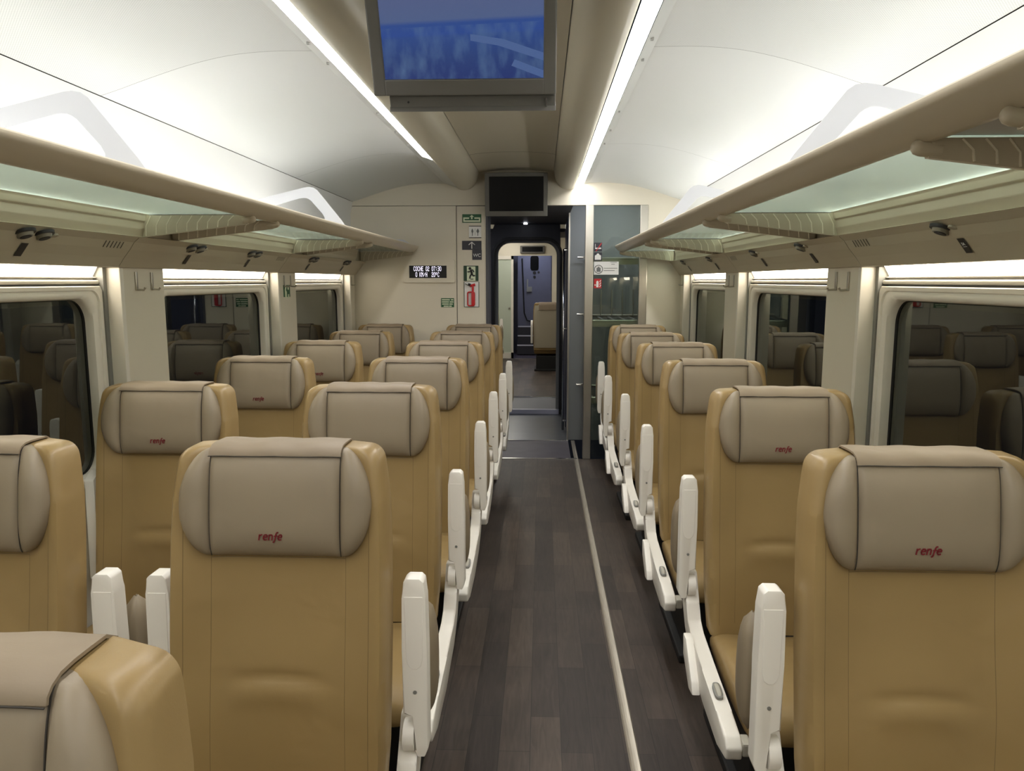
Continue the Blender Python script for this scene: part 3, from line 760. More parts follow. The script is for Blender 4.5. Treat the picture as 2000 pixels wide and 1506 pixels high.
# ================================================================== END WALL SIGNS AND DISPLAY
YS = D-.001
def rect(px0, py0, px1, py1): a = atY(px0, py0, YS); b = atY(px1, py1, YS); return a.x, b.x, b.z, a.z
def plate(name, r, m, parent=None, th=.003, y=None, bev=0):
    y = YS if y is None else y
    return MB().box(r[0], r[1], y-th, y, r[2], r[3], bev).build(name, m, parent)
def sign(name, r, m, label, cat='sign', th=.003):
    t = thing(name, ((r[0]+r[1])/2, YS, r[2]), label, cat)
    plate('plate', r, m, t, th); return t
def fx(r, f): return r[0]+(r[1]-r[0])*f
def fz(r, f): return r[2]+(r[3]-r[2])*f
def sub(r, a, b, c, d): return (fx(r, a), fx(r, b), fz(r, c), fz(r, d))
def pp(parent, name, r, pts, m, lift=.0035, th=.0008): return MB().prism([(fx(r, p[0]), fz(r, p[1])) for p in pts], 'y', YS-lift-th, YS-lift+.0004).build(name, m, parent)
# speed / time display
r = rect(788, 507, 889, 552)
t = thing('information_display', ((r[0]+r[1])/2, YS, r[2]), 'led display reading COCHE 02 07:30 on the left partition', 'display')
MB().prism(rrect((r[0]+r[1])/2, (r[2]+r[3])/2, r[1]-r[0], r[3]-r[2], .018), 'y', YS-.022, YS, .004).build('housing', 'cream_wall', t)
r2 = rect(800, 519, 873, 543)
scr = MB().box(r2[0], r2[1], YS-.025, YS-.0215, r2[2], r2[3]).build('screen', 'black', t)
FONT = {'C': '01110 10001 10000 10000 10000 10001 01110', 'O': '01110 10001 10001 10001 10001 10001 01110', 'H': '10001 10001 10001 11111 10001 10001 10001',
 'E': '11111 10000 10000 11110 10000 10000 11111', '0': '01110 10001 10001 10001 10001 10001 01110', '2': '01110 10001 00001 00110 01000 10000 11111',
 '7': '11111 00001 00010 00100 00100 00100 00100', '3': '11110 00001 00001 01110 00001 00001 11110', ':': '00000 00100 00100 00000 00100 00100 00000',
 'K': '10001 10010 10100 11000 10100 10010 10001', 'M': '10001 11011 10101 10101 10001 10001 10001', '/': '00000 00001 00010 00100 01000 10000 00000', '°': '01100 10010 10010 01100 00000 00000 00000', ' ': '00000 '*7}
def dots(s, x0, z0, pw_, ph_):
    mb = MB(); x = x0
    for ch in s:
        for j, row in enumerate(FONT[ch].split()):
            k = 0
            while k < 5:
                if row[k] == '1':
                    k2 = k
                    while k2 < 5 and row[k2] == '1': k2 += 1
                    mb.box(x+k*pw_, x+k2*pw_-pw_*.08, YS-.0262, YS-.0248, z0-(j+1)*ph_, z0-j*ph_-ph_*.06); k = k2
                else: k += 1
        x += pw_*6
    return mb
W = r2[1]-r2[0]; H = r2[3]-r2[2]
cw = W*.75/(14*6)
dots('COCHE 02 07:30', r2[0]+W*.12, r2[3]-H*.06, cw, H*.38/7).build('text_line', 'led_text', scr)
dots('0 KM/H  20°C', r2[0]+W*.17, r2[3]-H*.53, cw, H*.38/7).build('text_line', 'led_text', scr)
# emergency hatch sign
r = rect(903, 418.5, 940, 435); t = sign('hatch_sign', r, 'sign_green', 'green sign with white arrow and hatch at top of the partition')
pp(t, 'symbol', r, [(.05, .1), (.95, .1), (.95, .62), (.64, .62), (.64, .45), (.88, .45), (.88, .28), (.12, .28), (.12, .45), (.36, .45), (.36, .62), (.05, .62)], 'sign_pale')
pp(t, 'arrow', r, [(.46, .42), (.54, .42), (.54, .68), (.62, .68), (.5, .92), (.38, .68), (.46, .68)], 'sign_pale')
# toilet sign
r = rect(916, 442, 940, 464); t = sign('toilet_sign', r, 'sign_white', 'pale square sign with man and woman figures', th=.004)
def man(cx_, w_): return [(cx_-.03, .15), (cx_+.03, .15), (cx_+.03, .38), (cx_+w_, .55), (cx_+w_*.6, .68), (cx_, .80), (cx_-w_*.6, .68), (cx_-w_, .55), (cx_-.03, .38)]
pp(t, 'figure', r, man(.28, .09), 'sign_greyink', .0045); pp(t, 'figure', r, man(.72, .12), 'sign_greyink', .0045)
pp(t, 'divider_line', r, [(.49, .2), (.51, .2), (.51, .8), (.49, .8)], 'sign_greyink', .0045)
MB().box(r[0], r[1], YS-.005, YS, r[2]-.004, r[2]+.002).build('edge', 'seam_dark', t); MB().box(r[0], r[1], YS-.005, YS, r[3]-.002, r[3]+.004).build('edge', 'seam_dark', t)
# arrow sign and WC
r = rect(902.5, 470.5, 940.5, 488); t = sign('arrow_sign', r, 'sign_navy', 'dark sign with a thin white arrow above the WC plate')
mb = MB(); cx_ = fx(r, .5)
for a, b in (((.5, .12), (.5, .86)), ((.5, .86), (.34, .55)), ((.5, .86), (.66, .55))):
    mb.tube([(fx(r, a[0]), YS-.004, fz(r, a[1])), (fx(r, b[0]), YS-.004, fz(r, b[1]))], .0035, 6)
mb.build('arrow', 'sign_white', t)
r = rect(922.5, 488.2, 941, 507.5); t = sign('toilet_sign', r, 'sign_navy', 'small dark square plate lettered WC')
text_obj('WC', .038, 'sign_white', t, (r[0]+r[1])/2, YS-.004, (r[2]+r[3])/2-.016)
# running man
r = rect(905.5, 519, 934.5, 549); t = sign('emergency_exit_sign', r, 'sign_dkgreen', 'green and white running man exit sign')
pp(t, 'panel', r, [(.22, .02), (.80, .02), (.80, .95), (.22, .95)], 'sign_pale')
mb = MB(); YL = YS-.006
def seg(pts, w_): 
    mb.tube([(fx(r, p[0]), YL, fz(r, p[1])) for p in pts], w_, 6)
seg([(.46, .70), (.52, .62), (.56, .45)], .009); seg([(.26, .60), (.40, .60), (.48, .70)], .005); seg([(.50, .72), (.62, .72), (.70, .58)], .005)
seg([(.56, .46), (.66, .34), (.78, .36)], .006); seg([(.54, .46), (.44, .32), (.42, .16)], .006)
disc(mb, (fx(r, .43), YL+.002, fz(r, .82)), (0, -1, 0), .012, .004, 12)
mb.box(fx(r, .46), fx(r, .66), YL, YL+.002, fz(r, .10), fz(r, .15)); mb.build('running_figure', 'black', t)
# break-glass hammer / extinguisher panel
r = rect(906, 550.5, 936, 600); t = sign('hammer_case', r, 'sign_dkgreen', 'framed white panel holding a red emergency hammer', 'safety panel')
plate('panel', sub(r, .04, .96, .02, .99), 'sign_white', t, .001, YS-.003)
mb = MB(); YL = YS-.02
mb.tube([(fx(r, .42), YL, fz(r, .84)), (fx(r, .75), YL, fz(r, .89))][::-1], [.011, .009], 10)
mb.tube([(fx(r, .60), YL, fz(r, .86)), (fx(r, .60), YL, fz(r, .62))], .009, 10)
ring = rrect((fx(r, .26)+fx(r, .70))/2, (fz(r, .06)+fz(r, .60))/2, fx(r, .70)-fx(r, .26), fz(r, .60)-fz(r, .06), .012, 4)
mb.tube([(p[0], YL, p[1]) for p in ring]+[(ring[0][0], YL, ring[0][1])], .0055, 8)
mb.box(fx(r, .5), fx(r, .71), YL-.008, YL+.008, fz(r, .06), fz(r, .60), .004)
mb.build('hammer', 'red', t, True, 50)
MB().tube([(fx(r, .12), YL, fz(r, .945)), (fx(r, .45), YL, fz(r, .87))], [.008, .012], 10).build('hammer_tip', 'black', t, True, 50)
MB().tube([(fx(r, .14), YL-.005, fz(r, .95)), (fx(r, .30), YL-.008, fz(r, .91))], [.006, .006], 8).build('nozzle', 'sign_white', t, True, 50)
# green text notice
r = rect(861.5, 582.5, 887, 600); t = sign('notice_sign', r, 'sign_green', 'small green notice with four rows of pale print')
for j, (a, b) in enumerate(((.06, .70), (.06, .95), (.08, .90), (.2, .82))):
    z = .86-j*.235
    words_ = [(a, a+(b-a)*.62), (a+(b-a)*.68, b)]
    if j == 0: words_ = [(.06, .68), (.76, .95)]
    for u, v in words_: pp(t, 'print', r, [(u, z-.10), (v, z-.10), (v, z+.02), (u, z+.02)], 'sign_pale')
# signs on the glass screen
YS = D+.022
r = rect(1160, 474, 1175.5, 491); t = sign('no_smoking_sign', r, 'sign_navy', 'dark no smoking sticker on the glass screen')
pp(t, 'cigarette', r, [(.15, .28), (.9, .28), (.9, .42), (.15, .42)], 'sign_white'); pp(t, 'smoke', r, [(.15, .45), (.2, .45), (.2, .85), (.15, .85)], 'sign_white')
pp(t, 'bar', r, [(.2, .0), (.3, .0), (.98, .92), (.9, .98)], 'red', .0045)
r = rect(1160, 493, 1175.5, 509); t = sign('luggage_sign', r, 'sign_navy', 'dark sticker with a white suitcase on the glass screen')
pp(t, 'suitcase', r, [(.12, .1), (.88, .1), (.88, .62), (.66, .72), (.62, .86), (.38, .86), (.34, .72), (.12, .62)], 'sign_white')
r = rect(1160, 511, 1208, 536.5); t = sign('luggage_notice', r, 'sign_white', 'wide white notice with a round suitcase symbol')
c = (fx(r, .19), YS-.004, fz(r, .42))
ring = [(c[0]+.034*math.cos(a*PI/12), c[1], c[2]+.034*math.sin(a*PI/12)) for a in range(25)]
mb = MB(); mb.tube(ring, .003, 6); mb.box(c[0]-.017, c[0]+.017, c[1]-.001, c[1]+.001, c[2]-.022, c[2]+.012); mb.box(c[0]-.007, c[0]+.007, c[1]-.001, c[1]+.001, c[2]+.012, c[2]+.02)
mb.build('suitcase_symbol', 'sign_greyink', t)
pp(t, 'print', r, [(.40, .47), (.95, .47), (.95, .51), (.40, .51)], 'sign_greyink'); pp(t, 'print', r, [(.40, .30), (.84, .30), (.84, .34), (.40, .34)], 'sign_greyink')
pp(t, 'print', r, [(.66, .93), (.92, .93), (.92, .96), (.66, .96)], 'sign_greyink'); pp(t, 'print', r, [(.70, .78), (.84, .78), (.84, .82), (.70, .82)], 'sign_greyink')
r = rect(1160, 544.5, 1174.5, 563); t = sign('extinguisher_sign', r, 'red', 'red and white fire extinguisher sticker on the glass screen')
pp(t, 'extinguisher', r, [(.32, .1), (.62, .1), (.62, .68), (.55, .78), (.40, .78), (.32, .68)], 'sign_white')
pp(t, 'arrow', r, [(.06, .34), (.16, .46), (.16, .38), (.28, .38), (.28, .30), (.16, .30), (.16, .22)], 'sign_white')
for q in range(3):
    pp(t, 'flame', r, [(.72, .12+q*.27), (.82, .12+q*.27), (.95, .34+q*.25), (.84, .36+q*.25)], 'sign_white')
# green sticker on the far left pillar
x = XX(-1, 1.378)-(-.001); a = (XX(-1, 1.378)+.0015)
def pil(px, py):
    d = ray(px, py); tt = a/d.x; return CAM+d*tt
u, v = pil(553.5, 557), pil(567, 579.5)
t = thing('safety_sticker', (a, (u.y+v.y)/2, v.z), 'green safety sticker on the left wall pillar between windows', 'sign')
MB().box(a-.002, a, u.y, v.y, v.z, u.z).build('plate', 'sign_green', t)
ym = (u.y+v.y)/2; zm = (u.z+v.z)/2
def yp(pts, nm): MB().prism([(ym+p[0], zm+p[1]) for p in pts], 'x', a, a+.001).build(nm, 'sign_pale', t)
yp([(-.035, -.04), (-.01, -.045), (-.005, -.005), (-.02, .005), (-.005, .03), (-.022, .04), (-.04, .01)], 'symbol')
disc(MB(), (a, ym+.025, zm+.02), (1, 0, 0), .014, .001, 14).build('symbol', 'sign_pale', t)
yp([(.015, -.045), (.04, -.045), (.04, -.02), (.015, -.02)], 'symbol')
YS = D-.001

# ================================================================== SEATS
ZT = 1.168
def front_y(x, z):
    """front face of the backrest (negative y faces the camera)"""
    lean = -.105*(ZT-z)/(ZT-.375)
    hw = .232
    b = min(1, abs(x)/hw)
    bol = -.038*max(0, (b-.52)/.48)**1.5
    lum = 0
    lum = -.012*math.exp(-((z-.60)/.13)**2)*(1-b*b)
    zc = .665-.9*(x*x)
    env = math.exp(-(x/.10)**4)
    lum += env*(.0065*math.exp(-((z-zc)/.012)**2) - .006*math.exp(-((z-zc+.035)/.028)**2))
    lum += .0025*math.sin(9*x+14*z)*math.exp(-((z-.6)/.2)**2)
    return lean + bol + lum
def hwidth(z):
    P = [(.36, .230), (.5, .240), (.75, .243), (.95, .241), (1.05, .237), (1.12, .228), (1.18, .217)]
    for a, b in zip(P, P[1:]):
        if z <= b[0]:
            f = max(0, (z-a[0])/(b[0]-a[0])); return a[1]+(b[1]-a[1])*f
    return .217
def backrest_mb():
    mb = MB(); loops = []
    rT = .032; zs = [.36+.0105*i for i in range(76)]
    zs = [z for z in zs if z < ZT-rT]
    tops = [(ZT-rT+rT*math.sin(a), rT*(1-math.cos(a))) for a in [PI/2*k/7 for k in range(8)]]
    lev = [(z, 0) for z in zs] + tops
    NF = 40
    for z, sh in lev:
        hw = hwidth(z)-sh; th = .105
        f = sh/rT
        lp = []
        r = .030
        # front from -x to +x
        for i in range(NF+1):
            x = -hw+2*hw*i/NF
            e = hw-abs(x); y = front_y(x, z)
            if e < r: y += r-math.sqrt(max(0, r*r-(r-e)**2))
            y += sh*.45*f
            lp.append((x, y, z))
        yb = -.105*(ZT-z)/(ZT-.375)+.078-sh*.25*f
        for i in range(9):
            x = hw-2*hw*i/8
            lp.append((x, yb - (.02 if i in (0, 8) else 0), z))
        loops.append(lp)
    return mb.loft(loops, True, True)
def pillow_mb():
    mb = MB(); hwid, hh, zc = .213, .117, 1.050
    xs_ = .143
    NX, NZ = 56, 22
    def top(x):
        a = abs(x)
        if a <= xs_: return 1.0
        q = min(1., (a-xs_)/(hwid-xs_)); return max(0.0, (1-q**2.1))**.60
    grid = []
    for i in range(NX+1):
        u = -1+2*i/NX
        x = u*hwid if abs(u) < .86 else math.copysign(hwid*math.sin(PI/2*min(1, (.66+.34*abs(u)))) , u)
        x = hwid*math.sin(u*PI/2*.999) if False else u*hwid
        col = []
        H = hh*top(x)
        for j in range(NZ+1):
            v = -1+2*j/NZ; v = math.sin(v*PI/2)
            z = zc+v*H
            # puffy thickness
            pz = max(0, 1-abs(v)**3.2)**.55
            if abs(x) <= xs_: q = 1-(abs(x)/xs_)**6; px_ = .62+.38*q**.6
            else:
                q = min(1., (abs(x)-xs_)/(hwid-xs_)); px_ = .62+.38*math.sin(PI*min(1, q*1.15+.02))**.6 if q < .85 else .62*max(0., 1-((q-.85)/.15)**2)**.5
                if q < .85: px_ = min(px_, 1.0)
                px_ = max(px_, .0)
            groove = .011*math.exp(-((abs(x)-xs_)/.0035)**2)
            th = .006+.036*pz*px_ - groove*pz
            y = front_y(0, z) - .004 - th - .13*max(0, abs(x)-.11)
            col.append((x, y, z))
        grid.append(col)
    V = [[mb.bm.verts.new(p) for p in c] for c in grid]
    B = [[mb.bm.verts.new((p[0], front_y(p[0], p[2])+.012, p[2])) for p in c] for c in grid]
    for i in range(NX):
        for j in range(NZ):
            mb.bm.faces.new((V[i][j], V[i+1][j], V[i+1][j+1], V[i][j+1]))
            mb.bm.faces.new((B[i][j], B[i][j+1], B[i+1][j+1], B[i+1][j]))
    for i in range(NX):
        mb.bm.faces.new((V[i][0], B[i][0], B[i+1][0], V[i+1][0])); mb.bm.faces.new((V[i][NZ], V[i+1][NZ], B[i+1][NZ], B[i][NZ]))
    for j in range(NZ):
        mb.bm.faces.new((V[0][j], V[0][j+1], B[0][j+1], B[0][j])); mb.bm.faces.new((V[NX][j], B[NX][j], B[NX][j+1], V[NX][j+1]))
    return mb, grid, NZ
def add_seams(parent, grid, NZ):
    """dark piping lines at the side panel seams"""
    for sgn in (-1, 1):
        i = min(range(len(grid)), key=lambda k: abs(grid[k][0][0]-sgn*.143))
        pts = [grid[i][j] for j in range(1, NZ)]
        pts = [(sgn*.143, p[1]-.0016, p[2]) for p in pts]
        MB().tube(pts, .0011, 5).build('seam', 'seam_dark', parent)
def strap_mb(skew=0.):
    """flap sewn to the pillow top and folded back over the seat"""
    mb = MB()
    path = [(-.036, 1.158), (-.034, 1.166), (-.026, 1.174), (-.012, 1.1795), (.008, 1.1810), (.035, 1.1805), (.062, 1.1795), (.082, 1.168), (.088, 1.13), (.088, 1.05)]
    loops = []
    path = [(y, z-.004) for y, z in path]
    for k, (y, z) in enumerate(path):
        f = k/(len(path)-1)
        w0, w1 = -.145-.010*skew*(1-f), .145
        top = [(w0+(w1-w0)*i/16, y, z+.0012*math.sin(i*1.1)*min(1, k/2)) for i in range(17)]
        nx = Vector((0, path[min(k+1, len(path)-1)][0]-path[max(k-1, 0)][0], path[min(k+1, len(path)-1)][1]-path[max(k-1, 0)][1])).normalized()
        nn = Vector((0, -nx.z, nx.y))*.004
        bot = [(p[0], p[1]-nn.y, p[2]-nn.z) for p in top[::-1]]
        loops.append(top+bot)
    return mb.loft(loops)
GLY = { # unit strokes x 0..1, z 0..1 (x height)
 'r': [[(0, 0), (0, .95)], [(0, .6), (.15, .88), (.42, .98)]],
 'e': [[(.05, .5), (.62, .55), (.66, .78), (.48, .97), (.22, .95), (.05, .72), (.02, .35), (.15, .08), (.38, 0), (.62, .06)]],
 'n': [[(0, 0), (0, .95)], [(0, .7), (.2, .95), (.45, .95), (.6, .75), (.6, 0)]],
 'f': [[(-.12, -.42), (.02, -.38), (.12, -.1), (.2, 1.1), (.32, 1.38), (.5, 1.42)], [(-.02, .72), (.42, .78)]]}
def logo_mb():
    mb = MB(); x = 0; size = .0118
    for ch, adv in (('r', .78), ('e', 1.02), ('n', 1.02), ('f', .66), ('e', .9)):
        z0 = .977
        y = front_y(0, z0)-.0425
        strokes(mb, [[(p[0]+x, p[1]) for p in g] for g in GLY[ch]], size, .0025, -.030, z0, y, .18, .0015)
        x += adv
    return mb
def armrest_parts(root, sg, detail=True):
    """raised armrest on side sg (+1/-1) in local seat coordinates"""
    xc = sg*.293; w = .0285; yb, yf = .035, -.012
    mb = MB()
    out = [(-w, .52), (-w, .70), (-w*.92, .845), (-w*.80, .880), (-w*.5, .889), (w*.5, .889), (w*.80, .880), (w*.92, .845), (w, .70), (w, .52)]
    # lower outer half runs to the pivot, the seat side is notched
    o = -sg
    body = [(xc-sg*0+o*p[0], p[1]) for p in out]
    poly = [(xc+sg*w*.0-sg*.002, .52)]
    P = [(xc-sg*w, .545), (xc-sg*w, .70), (xc-sg*w*.93, .825), (xc-sg*w*.80, .862), (xc-sg*w*.5, .870), (xc+sg*w*.5, .870), (xc+sg*w*.80, .862), (xc+sg*w*.93, .825), (xc+sg*w, .70), (xc+sg*w, .462), (xc+sg*w*.7, .440), (xc+sg*w*.1, .440), (xc-sg*w*.1, .455), (xc-sg*w*.1, .545)]
    if sg < 0: P = P[::-1]
    mb.prism(P, 'y', yf, yb, .004, 2)
    arm = mb.build('armrest', 'plastic', root, True, 40)
    # sloped top facet + inset cover
    cov = [(xc-w*.66, .68), (xc-w*.74, .828), (xc+w*.74, .828), (xc+w*.66, .68), (xc+w*.5, .664), (xc+w*.2, .656), (xc-w*.2, .656), (xc-w*.5, .664)]
    MB().prism(cov, 'y', yf-.0012, yf+.002, .0006, 1).build('arm_cover', 'plastic', arm)
    disc(MB(), (xc, yf+.001, .600), (0, -1, 0), .0045, .003, 12).build('screw', 'mid_grey', arm)
    disc(MB(), (xc-sg*w*.15, .012, .482), (-sg, 0, 0), .036, .026, 24).build('pivot', 'plastic', arm, True, 40)
    # quilted leather pad on the far side
    lo = []
    for k in range(13):
        f = k/12; z = .475+f*(.765-.475)
        e = max(.12, (1-abs(2*f-1)**3)**.5)
        lo.append([(xc+sg*.006+.031*e*math.copysign(abs(math.cos(a*PI/8))**.7, math.cos(a*PI/8)), .115+.046*e*math.copysign(abs(math.sin(a*PI/8))**.7, math.sin(a*PI/8)), z+.003*math.sin(a*1.7+k)) for a in range(16)])
    MB().loft(lo).build('arm_pad', 'taupe_leather', arm, True)
    return arm
def shell(root, sg):
    x0, x1 = sorted((sg*.249, sg*.294))
    P = [(.075, .52), (.038, .52), (.020, .46), (-.022, .43), (-.045, .372), (-.10, .350), (-.30, .335), (-.50, .318), (-.605, .308), (-.632, .285), (-.625, .25), (-.52, .225), (-.32, .240), (-.10, .275), (.0, .33), (.06, .40)]
    o = MB().prism(P, 'x', x0, x1, .008, 3).build('side_frame', 'plastic', root, True, 40)
    d = Vector((0, -.20, -.033)).normalized(); c = Vector((sg*.272, -.42, .332))
    nrm = Vector((sg*.35, d.z*-1*.9, .9)).normalized(); nrm = Vector((0, -.22, .97))
    ring = []
    def oval(rl, rw, z):
        L = []
        for k in range(20):
            a = 2*PI*k/20; ca, sa = math.cos(a), math.sin(a)
            px_ = math.copysign(abs(ca)**.6, ca)*rw; py_ = math.copysign(abs(sa)**.6, sa)*rl
            L.append(c+Vector((px_, 0, 0))+d*py_+nrm*z)
        return L
    MB().loft([oval(.034, .0125, -.004), oval(.034, .0125, .005), oval(.030, .0095, .006)]).build('button_ring', 'mid_grey', o, True, 40)
    MB().loft([oval(.028, .0085, .003), oval(.028, .0085, .006), oval(.022, .006, .0095)]).build('recline_button', 'plastic_grey', o, True, 50)
    # small pedal housing outside
    xa, xb = sorted((sg*.291, sg*.318))
    if sg > 0: xa = xb = None
    Q = [(-.10, .36), (-.15, .36), (-.26, .27), (-.28, .235), (-.22, .225), (-.11, .29)]
    if xa is not None: MB().prism(Q, 'x', xa, xb, .006, 2).build('pedal_housing', 'plastic', root, True, 40)
    xa, xb = sorted((sg*.225, sg*.250))
    MB().box(xa, xb, -.63, -.58, .262, .300, .006).build('hinge_block', 'plastic_grey', root)
def make_seat(kind):
    name = 'train_seat'
    t = bpy.data.objects.new(name, None); COL.objects.link(t); t.empty_display_size = .1; ORG[t] = Vector((0, 0, 0))
    backrest_mb().build('backrest', 'tan_leather', t, True, 60)
    # cushion
    mb = MB(); loops = []
    for (y, zt, zb, sh) in ((-.10, .36, .30, .0), (-.13, .378, .28, 0), (-.25, .385, .26, 0), (-.42, .388, .255, 0), (-.54, .385, .26, 0), (-.59, .370, .27, .004), (-.615, .34, .285, .012)):
        lp = []; hw = .228-sh; cz_ = (zt+zb)/2; hh = (zt-zb)/2
        for k in range(32):
            a = 2*PI*k/32; ca, sa = math.cos(a), math.sin(a)
            x = hw*math.copysign(abs(ca)**.28, ca); z = cz_+hh*math.copysign(abs(sa)**.5, sa)
            if sa > 0: z -= .014*(1-(x/hw)**2)
            lp.append((x, y, z))
        loops.append(lp)
    mb.loft(loops).build('seat_cushion', 'tan_plain', t, True, 70)
    # rear shell
    loops = []
    for k in range(14):
        z = .40+.755*k/13; hw = hwidth(z)-.012; f = max(0, (z-1.09)/.065)
        yb = -.105*(ZT-z)/(ZT-.375)+.070
        lp = []
        for i in range(13):
            x = -hw+2*hw*i/12; lp.append((x*(1-.06*f), yb+.022*(1-(x/hw)**4)-.01*f, z))
        lp += [(hw*(1-.06*f), yb-.01, z), (-hw*(1-.06*f), yb-.01, z)]
        loops.append(lp)
    MB().loft(loops).build('back_shell', 'shell_beige', t, True, 50)
    # pedestal
    mb = MB(); mb.box(-.19, .19, -.50, -.06, .03, .26, .01); mb.box(-.22, .22, -.56, .0, 0, .035, .008)
    mb.build('pedestal', 'base_black', t)
    pm, grid, NZ = pillow_mb()
    hd = pm.build('headrest', 'taupe_leather', t, True, 75)
    add_seams(hd, grid, NZ)
    strap_mb().build('headrest_flap', 'strap_leather', hd, True, 60)
    MB().tube([(-.145+.29*i/16, -.0385, 1.1535+.0008*math.sin(i)) for i in range(17)], .0010, 5).build('seam', 'seam_dark', hd)
    if kind == 'aisle_left': armrest_parts(t, 1); armrest_parts(t, -1); shell(t, 1)
    if kind == 'window_left': armrest_parts(t, 1); wall_arm(t, -1)
    if kind == 'right': armrest_parts(t, -1); shell(t, -1); wall_arm(t, 1)
    return t
def wall_arm(t, sg):
    xa, xb = sorted((sg*.246, sg*.282))
    MB().prism([(.02, .48), (.05, .80), (.03, .86), (-.02, .87), (-.06, .84), (-.07, .48)], 'x', xa, xb, .008, 2).build('armrest', 'plastic', t, True, 40)
def copy_tree(o, parent=None):
    c = o.copy(); COL.objects.link(c)
    if parent is not None:
        c.parent = parent; c.matrix_parent_inverse = o.matrix_parent_inverse
    for ch in [x for x in o.children]: copy_tree(ch, c)
    return c
KIDS = {}
def add_logo(t):
    hd = [c for c in t.children if c.name.startswith('headrest')][0]
    o = bpy.data.objects.new('lettering', LOGO); COL.objects.link(o); o.parent = hd
    o['label'] = 'maroon stitched lettering'
_l = logo_mb().build('lettering', 'maroon'); LOGO = _l.data; bpy.data.objects.remove(_l)

ROWS = [.70, 1.62, 2.58, 3.52, 4.49, 5.41, 6.27]
SEATS = []
proto = {}
def put(kind, x, y, label, group, rz=0., logo=False):
    if kind not in proto:
        o = make_seat(kind); proto[kind] = o
    else: o = copy_tree(proto[kind])
    o.location = (x, y, 0); o.rotation_euler = (0, 0, rz + (random.uniform(-.009, .009) if y > 2 else 0))
    tag(o, label, 'seat', group)
    SEATS.append((o, logo))
    return o
G1, G2, G3 = 'seats on the left of the aisle', 'seats by the left windows', 'seats on the right of the aisle'
put('aisle_left', -.585, .650, 'tan train seat cut off in the bottom left corner, nearest of all', G1)
ordn = ['', 'large tan seat with armrest and maroon lettering, second from the camera left of the aisle', 'third tan seat from the camera in the column just left of the aisle',
        'fourth tan seat from the camera in the column just left of the aisle', 'fifth tan seat from the camera in the column just left of the aisle',
        'sixth tan seat from the camera, second last before the end wall left of the aisle', 'last tan seat left of the aisle, beside the end doorway']
xs1 = [0, -.577, -.590, -.580, -.580, -.570, -.562]
for k in range(1, 7): put('aisle_left', xs1[k], ROWS[k], ordn[k], G1, 0, k == 1)
ordw = ['', 'tan seat cut by the left edge of the picture, nearest by the left windows', 'second tan seat along the left windows, maroon lettering on its headrest',
        'third tan seat along the left windows, maroon lettering on its headrest', 'fourth tan seat along the left windows, in front of the green pillar sticker',
        'fifth tan seat along the left windows, second last before the end wall', 'last tan seat by the left wall, under the led display partition']
xs2 = [0, -1.29, -1.315, -1.315, -1.315, -1.30, -1.30]
for k in range(1, 7): put('window_left', xs2[k], ROWS[k], ordw[k], G2, 0, k in (2, 3, 4))
ordr = ['', 'large tan seat at the right edge, nearest right of the aisle', 'second tan seat from the camera right of the aisle, maroon lettering on its headrest',
        'third tan seat from the camera right of the aisle', 'fourth tan seat from the camera right of the aisle', 'fifth tan seat from the camera, second last right of the aisle', 'last tan seat right of the aisle, before the luggage screen']
xs3 = [0, .797, .800, .785, .79, .765, .79]
ysr = [0, 1.585, 2.53, 3.46, 4.43, 5.31, 6.25]
for k in range(1, 7): put('right', xs3[k], ysr[k], ordr[k], G3, 0, k in (1, 2))
# seat facing away in the next carriage
put('right', .10, 12.9, 'lone tan seat seen from behind through the gangway arch', 'seats in the next carriage', PI)
put('right', -1.0, 13.4, 'tan seat mostly hidden left of the arch in the next carriage', 'seats in the next carriage', PI)
for o, lg in SEATS:
    if lg: add_logo(o)

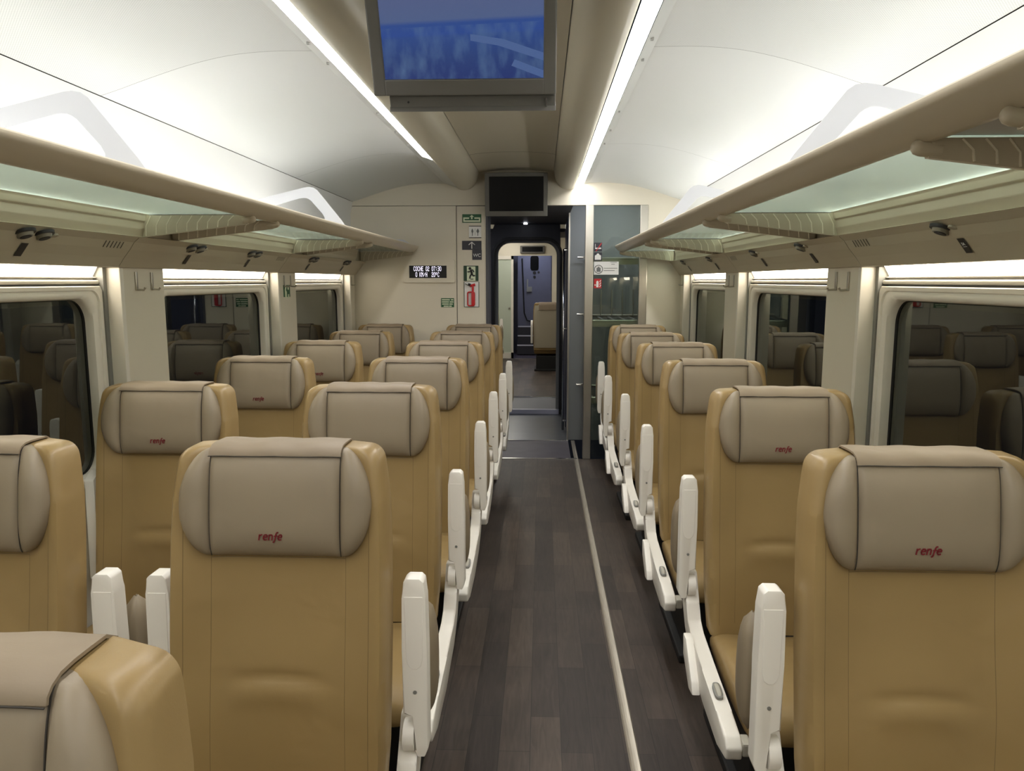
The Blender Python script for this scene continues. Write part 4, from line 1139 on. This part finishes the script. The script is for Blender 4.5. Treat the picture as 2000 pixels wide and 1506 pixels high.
# ================================================================== ADDED FILL LAMPS beyond the saloon
def area(loc, sx_, sy_, power, col=(1, .97, .92), rot=(0, 0, 0)):
    l = bpy.data.lights.new('lamp', 'AREA'); l.shape = 'RECTANGLE'; l.size = sx_; l.size_y = sy_; l.energy = power; l.color = col
    o = bpy.data.objects.new('lamp', l); COL.objects.link(o); o.location = loc; o.rotation_euler = rot
    return o
def add_fill(x, y, z, w, l, label, m='strip_light'):  # glowing box added as a fill source, out of the camera's view
    return single(MB().box(x-w/2, x+w/2, y-l/2, y+l/2, z-.01, z).build('fill_lamp', m), label, 'light')
mat('fill_light', (255, 255, 255), .5, emit=(235, 240, 255), estr=26.0)
mat('next_fill', (255, 255, 255), .5, emit=(255, 250, 240), estr=20.0)
add_fill(-.8, 7.3, 2.158, .10, .5, 'unseen fill lamp in the vestibule left of the doorway', 'fill_light')  # added behind the left partition to light the vestibule
add_fill(-.6, 12.5, 2.418, .12, 4.4, 'unseen fill strip on the next carriage ceiling', 'next_fill')  # added above the arch line to light the next carriage
add_fill(-.2, 16.0, 2.39, .2, .5, 'unseen fill lamp over the far vestibule door', 'fill_light')  # added behind the far header to brighten the end door
add_fill(.62, 6.72, 2.29, .5, .12, 'fill lamp kept out of sight over the luggage shelves', 'fill_light')  # added to brighten the bay, tucked out of sight above the header
struct('ceiling', MB().box(.262, 1.2, D+.06, YV+.05, 2.295, 2.33), 'mid_grey')

# world: night
w = bpy.data.worlds.new('night'); SC.world = w; w.use_nodes = True
w.node_tree.nodes['Background'].inputs[0].default_value = (.012, .014, .02, 1); w.node_tree.nodes['Background'].inputs[1].default_value = .3

# ================================================================== CAMERA
cam = bpy.data.cameras.new('camera'); co = bpy.data.objects.new('camera', cam); COL.objects.link(co)
cam.sensor_fit = 'HORIZONTAL'; cam.sensor_width = 36; cam.lens = FPX/2000*36; cam.clip_start = .02; cam.clip_end = 100
right = Vector((wx.x, wy.x, wz.x)); up = Vector((wx.y, wy.y, wz.y)); fwd = Vector((wx.z, wy.z, wz.z))
co.matrix_world = Matrix(((right.x, up.x, -fwd.x, 0), (right.y, up.y, -fwd.y, 0), (right.z, up.z, -fwd.z, CAMZ), (0, 0, 0, 1)))
SC.camera = co
SC.view_settings.view_transform = 'Standard'; SC.view_settings.look = 'None'; SC.view_settings.gamma = 1; SC.view_settings.use_curve_mapping = False
SC.view_settings.exposure = 0.18
SC.cycles.use_denoising = True
SC.cycles.max_bounces = 10; SC.cycles.diffuse_bounces = 5; SC.cycles.glossy_bounces = 4; SC.cycles.transmission_bounces = 6; SC.cycles.transparent_max_bounces = 8
SC.cycles.caustics_reflective = False; SC.cycles.caustics_refractive = False
SC.cycles.sample_clamp_indirect = 8
